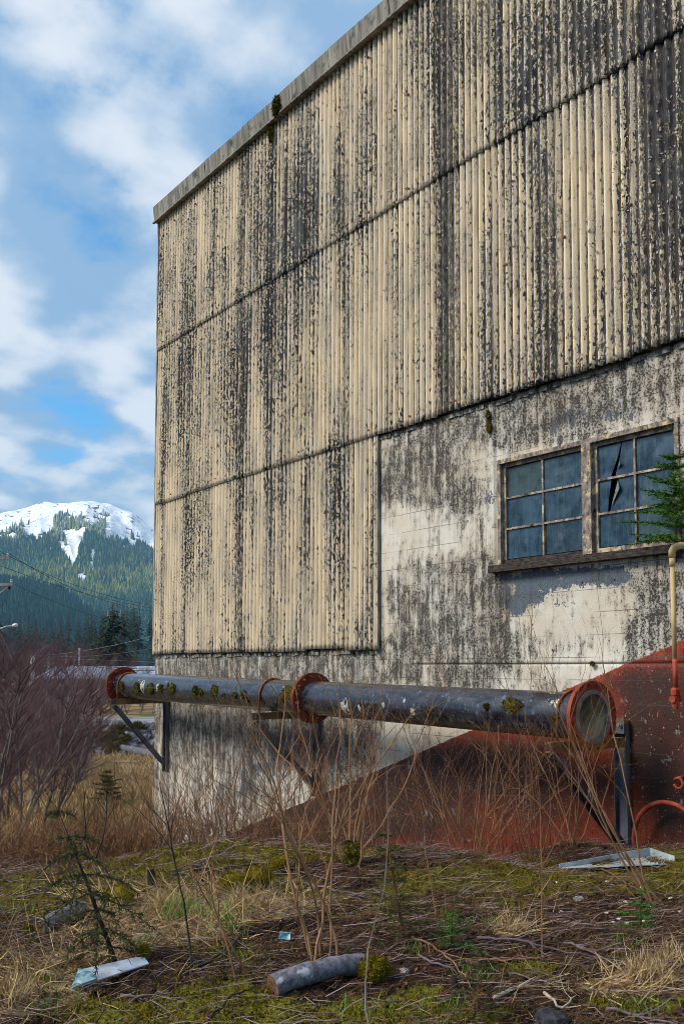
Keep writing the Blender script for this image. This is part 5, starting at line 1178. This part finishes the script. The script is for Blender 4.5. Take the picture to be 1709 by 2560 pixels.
fir('fir_seedling', 'little fir in the brown field beyond the thicket', gpx(268, 2010), .9, 808, M_CEDAR, M_DARKW, (0, 0), 7, 5, .7, .1, .3, 60, .10)
# moss on the fascia and under the sheets
p = wallp(692, 268, .17); moss_clump('moss_clump', tuple(p), .05, .10, .20, B, M_MOSSDK, 811, (-1, 0, .2), 500, .05)
p = wallp(678, 330, .10); moss_clump('moss_clump', tuple(p), .04, .06, .22, B, M_MOSSDK, 812, (-1, 0, .2), 400, .04)
for i, (px, py, s) in enumerate(((655,1632,.06),(668,1624,.05),(480,1635,.03),(560,1635,.03),(690,1638,.04),(885,1634,.04),(1222,1068,.05),(1220,1040,.04),(408,1632,.04),(1480,1660,.03))):
    p = wallp(px, py, .02); moss_clump('moss_clump', tuple(p), .025, s, s*(2 if py < 1100 else .7), B, M_MOSSDK, 820+i, (-1, 0, .3), 160, .025)

# ------------------------------------------------------------------ alder thicket and far shrubs
def alder(label, base, Ht, seed, mat, tm, group, proto=None, stems=3):
    if proto is None:
        R = random.Random(seed); t = thing('bare_alder', label, 'shrub', (0, 0, 0), group); sg = Segs(); tw = Segs()
        for s in range(stems):
            sg = Segs(); p = Vector((R.gauss(0, .25), R.gauss(0, .25), 0)); d = Vector((R.gauss(0, .16), R.gauss(0, .16), 1)).normalized(); pts = []
            for i in range(9):
                d = (d+Vector((R.gauss(0, .07), R.gauss(0, .07), .04))).normalized(); q = p+d*Ht/9; r0 = .040*(1-i/10); sg.add(p, q, r0, .040*(1-(i+1)/10)); pts.append((q.copy(), d.copy(), r0)); p = q
            for i in range(30):
                q, dd, rr_ = pts[R.randint(1, 8)]; a = R.uniform(0, 6.283); nd = dd*.9+Vector((math.cos(a), math.sin(a), .1))*R.uniform(.45, 1.0); grow(tw, q, nd, Ht*.24*R.uniform(.6, 1.2), .011, 2, R, (5, 7), .5, .08, .05, 4, .4, .5, .2)
            sg.build('trunk', tm, t, 5)
        tw.build('twigs', mat, t, 3)['kind'] = 'stuff'
        t['_p'] = 1; del t['_p']
    else: t = copy_tree(proto); t['label'] = label; t['group'] = group
    return t
AP = []
def put_alder(px, base_py, zf, Ht, label, group, i):
    if len(AP) < 3: t = alder(label, None, 5.0, 900+i, M_ALDER, M_ALDERT, group); AP.append(t)
    else: t = alder(label, None, 5.0, 0, None, None, group, AP[i % 3])
    xr_ = (px-854.5)/FPX*zf; x, y = xz(xr_, zf); t.location = (x, y, gxy(x, y)-.1); s = Ht/5.0; t.scale = (s*.95, s*.95, s*(.85 if zf > 55 else .59 if px < 100 else .50)); t.rotation_euler = (0, 0, random.uniform(0, 6.28)); return t
AL = [(-40,20,6.2),(30,19,5.6),(95,21,5.4),(10,24,6.4),(70,26,6.4),(130,25,5.6),(165,28,5.4),(-20,30,7.2),(50,32,7.0),(110,33,6.4),(150,36,6.0),(195,34,4.6),(20,38,7.4),(85,40,7.0),(215,39,4.0),(180,42,5.2)]
for i, (px, zf, Ht) in enumerate(AL): put_alder(px, 0, zf, Ht, 'purple-brown leafless alder in the thicket left of the field', 'alders in the left thicket', i)
for i, (px, zf, Ht) in enumerate([(215,60.5,3.0),(250,61,3.4),(285,61,3.2),(320,62,3.0),(350,61,3.2),(385,62,3.2),(235,65,4.2),(300,66,3.8),(365,66,3.6),(190,66,4.6),(150,64,4.6),(100,64,5),(50,64,5)]): put_alder(px, 0, zf, Ht, 'leafless shrub on the far side of the road', 'shrubs beyond the road', i+40)
# bank boulders
N = 0
ROCK = newmesh('rock', *(lambda r: ([(math.sin(math.pi*i/4)*math.cos(6.283*q/6)*r.uniform(.7, 1.2), math.sin(math.pi*i/4)*math.sin(6.283*q/6)*r.uniform(.7, 1.2), math.cos(math.pi*i/4)*r.uniform(.5, .8)) for i in range(5) for q in range(6)],
        [(i*6+q, (i+1)*6+q, (i+1)*6+(q+1) % 6, i*6+(q+1) % 6) for i in range(4) for q in range(6)]))(random.Random(5)))
ROCK.materials.append(simple('bank_rock', (0.06, 0.058, 0.065), (0.22, 0.215, 0.23), 2, .9, .3))
for i in range(150):
    zf = random.uniform(47.6, 50.6); px = random.uniform(160, 400); xr_ = (px-854.5)/FPX*zf; x, y = xz(xr_, zf); o = obj('rock', ROCK)
    s = random.uniform(.12, .38); o.location = (x, y, gxy(x, y)+.04); o.scale = (s, s, s*.9); o.rotation_euler = (random.uniform(0, 6), random.uniform(0, 6), random.uniform(0, 6)); tag(o, 'grey rock in the stony bank below the road', 'rock', 'rocks of the road bank')
# field grass and low bushes
N = 26000; zf = rng.uniform(14, 47.5, N); px = rng.uniform(-40, 420, N); xr = (px-854.5)/FPX*zf; kp = rng.uniform(0, 1, N) < np.clip((fbm(xr*.6, zf*.6, 191)-.3)*3, .05, 1); xr, zf = xr[kp], zf[kp]; N = len(xr)
V, F = blades(gpos(xr, zf), np.stack([rng.normal(0, .6, N), rng.normal(0, .6, N), np.ones(N)], -1), rng.uniform(.15, .5, N), rng.uniform(.015, .04, N), .5, 9)
tag(obj('field_grass', newmesh('field_grass', V, F), M_STRAW), 'tawny dead grass over the field below the road', 'grass', kind='stuff')
p = gpx(268, 2002+10); stone(264, 2008, .16, 'dark boulder lying in the brown field', M_STONE, 77)
for i, (px, zf, s) in enumerate([(262,49,.9),(300,49.6,.8),(318,49,.7),(345,49.8,.7),(285,48.3,.8)]):
    xr_ = (px-854.5)/FPX*zf; x, y = xz(xr_, zf); z = gxy(x, y); r = np.random.default_rng(i); n = 900; d = r.normal(size=(n, 3)); d /= np.linalg.norm(d, axis=1, keepdims=True); d[:, 2] = np.abs(d[:, 2])
    V, F = blades(np.array([x, y, z])+d*s*np.array([.8, .8, .7])*r.uniform(.2, .9, (n, 1)), d+r.normal(0, .5, (n, 3)), .16, .06, .4, i); tag(obj('bush', newmesh('bush', V, F), simple('bush_olive', (.035, .035, .01), (.12, .095, .02), 3, .9, 0, island=.6) if i == 0 else bpy.data.materials['bush_olive']), 'low olive bush growing on the stony road bank', 'bush', 'bushes on the road bank')

# ------------------------------------------------------------------ poles, lamp, wires, shed
M_POLE = simple('pole_wood', (0.16, 0.14, 0.12), (0.34, 0.31, 0.27), 3, .85, .2, stretch=(1, 1, .2)); M_GALV = simple('galvanised', (0.30, 0.34, 0.38), (0.45, 0.50, 0.54), 6, .45, 0, spec=.5); M_WIRE = simple('wire', (0.010, 0.010, 0.012), (0.025, 0.025, 0.03), 3, .6, 0)
M_INS = simple('insulator', (0.25, 0.30, 0.36), (0.40, 0.45, 0.50), 9, .3, 0, spec=.6)
ZP = 46.0
top = depthp(-62, 1370, ZP); t = thing('utility_pole', 'wooden utility pole beyond the left edge, only its crossarm ends in view', 'pole', (top.x, top.y, gxy(top.x, top.y)))
MB().tube([(top.x, top.y, gxy(top.x, top.y)-.3), tuple(top)], [.16, .11], 10).build('pole', M_POLE, t, True)
for (xl, xrr, yy, dk) in ((-150, 24, 1395, 0), (-160, 33, 1461, 1)):
    a, b = depthp(xl, yy+2, ZP-.15), depthp(xrr, yy, ZP-.15); MB().beam(a, b, .10, .12).build('crossarm', M_POLE, t); c0 = depthp(xrr-11, yy+4, ZP-.16); c1 = depthp(-55, yy+66, ZP-.12); MB().beam(c0, c1, .03, .06).build('brace', M_POLE, t)
    for xx in (xrr-4, xrr-60, xl+8): p = depthp(xx, yy-3, ZP-.15); MB().tube([p, p+Vector((0, 0, .06)), p+Vector((0, 0, .10)), p+Vector((0, 0, .15)), p+Vector((0, 0, .2))], [.03, .07, .04, .065, .02], 8).build('insulator', M_INS, t)
p = depthp(24, 1466, ZP-.2); MB().tube([p, p-Vector((0, 0, .12)), p-Vector((0, 0, .16))], [.06, .06, .02], 8).build('insulator', M_DARK, t)
a = depthp(-60, 1588, ZP+2); t = thing('street_lamp', 'grey street lamp head on a curved arm at the left edge', 'lamp', (a.x, a.y, a.z-4))
MB().tube([depthp(-64, 1600, ZP+2), depthp(-30, 1588, ZP+2), depthp(0, 1572, ZP+2), depthp(16, 1566, ZP+2), depthp(34, 1564, ZP+2)], [.05, .045, .04, .035, .03], 8).build('arm', M_GALV, t, True)
MB().tube([depthp(31, 1565, ZP+2), depthp(34, 1563.5, ZP+2), depthp(40, 1563, ZP+2), depthp(44, 1563, ZP+2), depthp(45.5, 1563.5, ZP+2)], [.04, .085, .10, .08, .02], 8).build('lamp_head', simple('lamp_shell', (.55, .58, .62), (.68, .70, .72), 4, .4, 0), t, True)
MB().tube([depthp(-64, 1560, ZP+2.1), tuple(depthp(-64, 1560, ZP+2.1)-Vector((0, 0, 6)))], .09, 8).build('post', M_GALV, t)
WR = [((-60,1345),(75,1412),(240,1484),(395,1515),'topmost wire sagging across the snowy slope',.014),((18,1380),(130,1447),(260,1500),(395,1530),'second wire, from the upper crossarm end',.014),((-60,1390),(90,1445),(240,1492),(395,1522),'third wire passing under the upper crossarm',.014),((26,1455),(130,1503),(260,1545),(395,1575),'wire from the lower crossarm end',.014),
      ((20,1570),(140,1612),(260,1640),(395,1652),'single black cable under the street lamp',.022),((-30,1575),(80,1618),(210,1658),(395,1672),'upper of two thick black cables at left',.03),((-30,1580),(80,1624),(210,1663),(395,1676),'lower of two thick black cables at left',.03),
      ((85,1640),(200,1628),(300,1610),(395,1585),'thin pale service wire rising to the right from the white post',.010),((85,1640),(200,1641),(300,1633),(395,1618),'thin pale service wire nearly level from the white post',.010),((85,1647),(200,1648),(300,1652),(395,1656),'lowest pale wire running right from the white post',.010)]
for i, (p0, p1, p2, p3, lb, r) in enumerate(WR):
    P_ = [p0, p1, p2, p3]; xs = np.linspace(p0[0], p3[0], 16); cf = np.polyfit([q[0] for q in P_], [q[1] for q in P_], 2); ys_ = np.polyval(cf, xs)
    zz_ = np.linspace(ZP, 75, 16) if i < 7 else np.linspace(58.5, 75, 16)
    o = MB().tube([depthp(x_, y_, z_) for x_, y_, z_ in zip(xs, ys_, zz_)], r, 4).build('overhead_wire', M_WIRE if i < 7 else M_GALV); tag(o, lb, 'wire', 'wires left of the warehouse')
def post(px, y0, zf, r, label, mat, name='wooden_post'):
    a = depthp(px, y0, zf); m = MB().tube([(a.x, a.y, gxy(a.x, a.y)-.2), tuple(a)], [r*1.15, r], 8); tag(m.build(name, mat, None, True), label, 'post')
post(82, 1640, 59, .15, 'pale weathered post standing behind the left thicket', simple('pale_post', (.36, .34, .31), (.55, .53, .49), 3, .8, 0))
for px, y0, lb, m_ in ((123, 1632, 'thin brown distant pole left of the debris heap', M_POLE), (166, 1634, 'brown distant pole above the debris heap', M_POLE), (187, 1642, 'leaning brown distant pole right of the debris heap', M_POLE), (199, 1620, 'tall thin grey distant pole left of the lone spruce', M_GALV)): post(px, y0, 88, .10, lb, m_, 'distant_pole')
# white-roofed shed
a = depthp(84, 1684, 78); b = depthp(400, 1684, 78); d = (b-a).normalized(); n_ = Vector((ST, CT, 0)); t = thing('shed', 'long low shed with a pale bluish metal roof behind the shrubs', 'building', tuple(a-Vector((0, 0, 2.3))))
q0, q1, q2, q3 = a, b, b+n_*6+Vector((0, 0, .62)), a+n_*6+Vector((0, 0, .62)); dn_ = Vector((0, 0, -.1))
V = [q0+dn_*4, q1+dn_*4, q2+dn_*0, q3]; slab(MB(), [tuple(v_) for v_ in V], .08).build('roof', simple('pale_roof', (.26, .32, .42), (.36, .42, .52), 1.5, .45, 0), t)
MB().box((a+b)/2+n_*3+Vector((0, 0, -1.6)), ((b-a).length-.6, 5.4, 2.2), Matrix((d, n_, Vector((0, 0, 1)))).transposed()).build('wall', simple('shed_wall', (.22, .23, .25), (.34, .35, .37), 1, .8, 0), t)
for i in range(6):
    c = a.lerp(b, (i+.5)/6)+n_*.26+Vector((0, 0, -1.5)); MB().box(c, (1.2, .05, .8), Matrix((d, n_, Vector((0, 0, 1)))).transposed()).build('window', M_GLASS, t)
hp = depthp(158, 1684, 100); r = np.random.default_rng(3); V = []; F = []
for i in range(6):
    for q in range(18):
        f = i/5; a_ = 6.283*q/18; j = r.uniform(.85, 1.15); V.append((hp.x+d.x*math.cos(a_)*3.0*(1-f)*j+n_.x*math.sin(a_)*2*(1-f)*j, hp.y+d.y*math.cos(a_)*3.0*(1-f)*j+n_.y*math.sin(a_)*2*(1-f)*j, hp.z-2.2+2.75*math.sin(f*1.57)*j))
for i in range(5):
    for q in range(18): F.append((i*18+q, i*18+(q+1) % 18, (i+1)*18+(q+1) % 18, (i+1)*18+q))
tag(obj('debris_heap', newmesh('debris_heap', V, F), simple('debris', (.10, .05, .03), (.36, .22, .14), 3, .9, .8, 8, .2)), 'brown heap of debris rising behind the shed roof', 'heap')

# ------------------------------------------------------------------ air
hz = MB().box((0, 0, 0), (2, 2, 2)); HZ = hz.build('haze'); 
cx_, cy_ = xz(-300, 2000); HZ.location = (cx_, cy_, 250); HZ.rotation_euler = (0, 0, -TH); HZ.scale = (5200, 5300, 262)
hm_ = bpy.data.materials.new('haze_air'); hm_.use_nodes = True; ht = hm_.node_tree; ht.nodes.clear()
pv = ht.nodes.new('ShaderNodeVolumePrincipled'); ho = ht.nodes.new('ShaderNodeOutputMaterial'); pv.inputs['Color'].default_value = (0.36, 0.70, 1.0, 1); pv.inputs['Density'].default_value = 1.3e-4; pv.inputs['Anisotropy'].default_value = 0.0
ht.links.new(pv.outputs[0], ho.inputs['Volume']); HZ.data.materials.append(hm_); tag(HZ, 'thin pale haze filling the valley', kind='stuff')
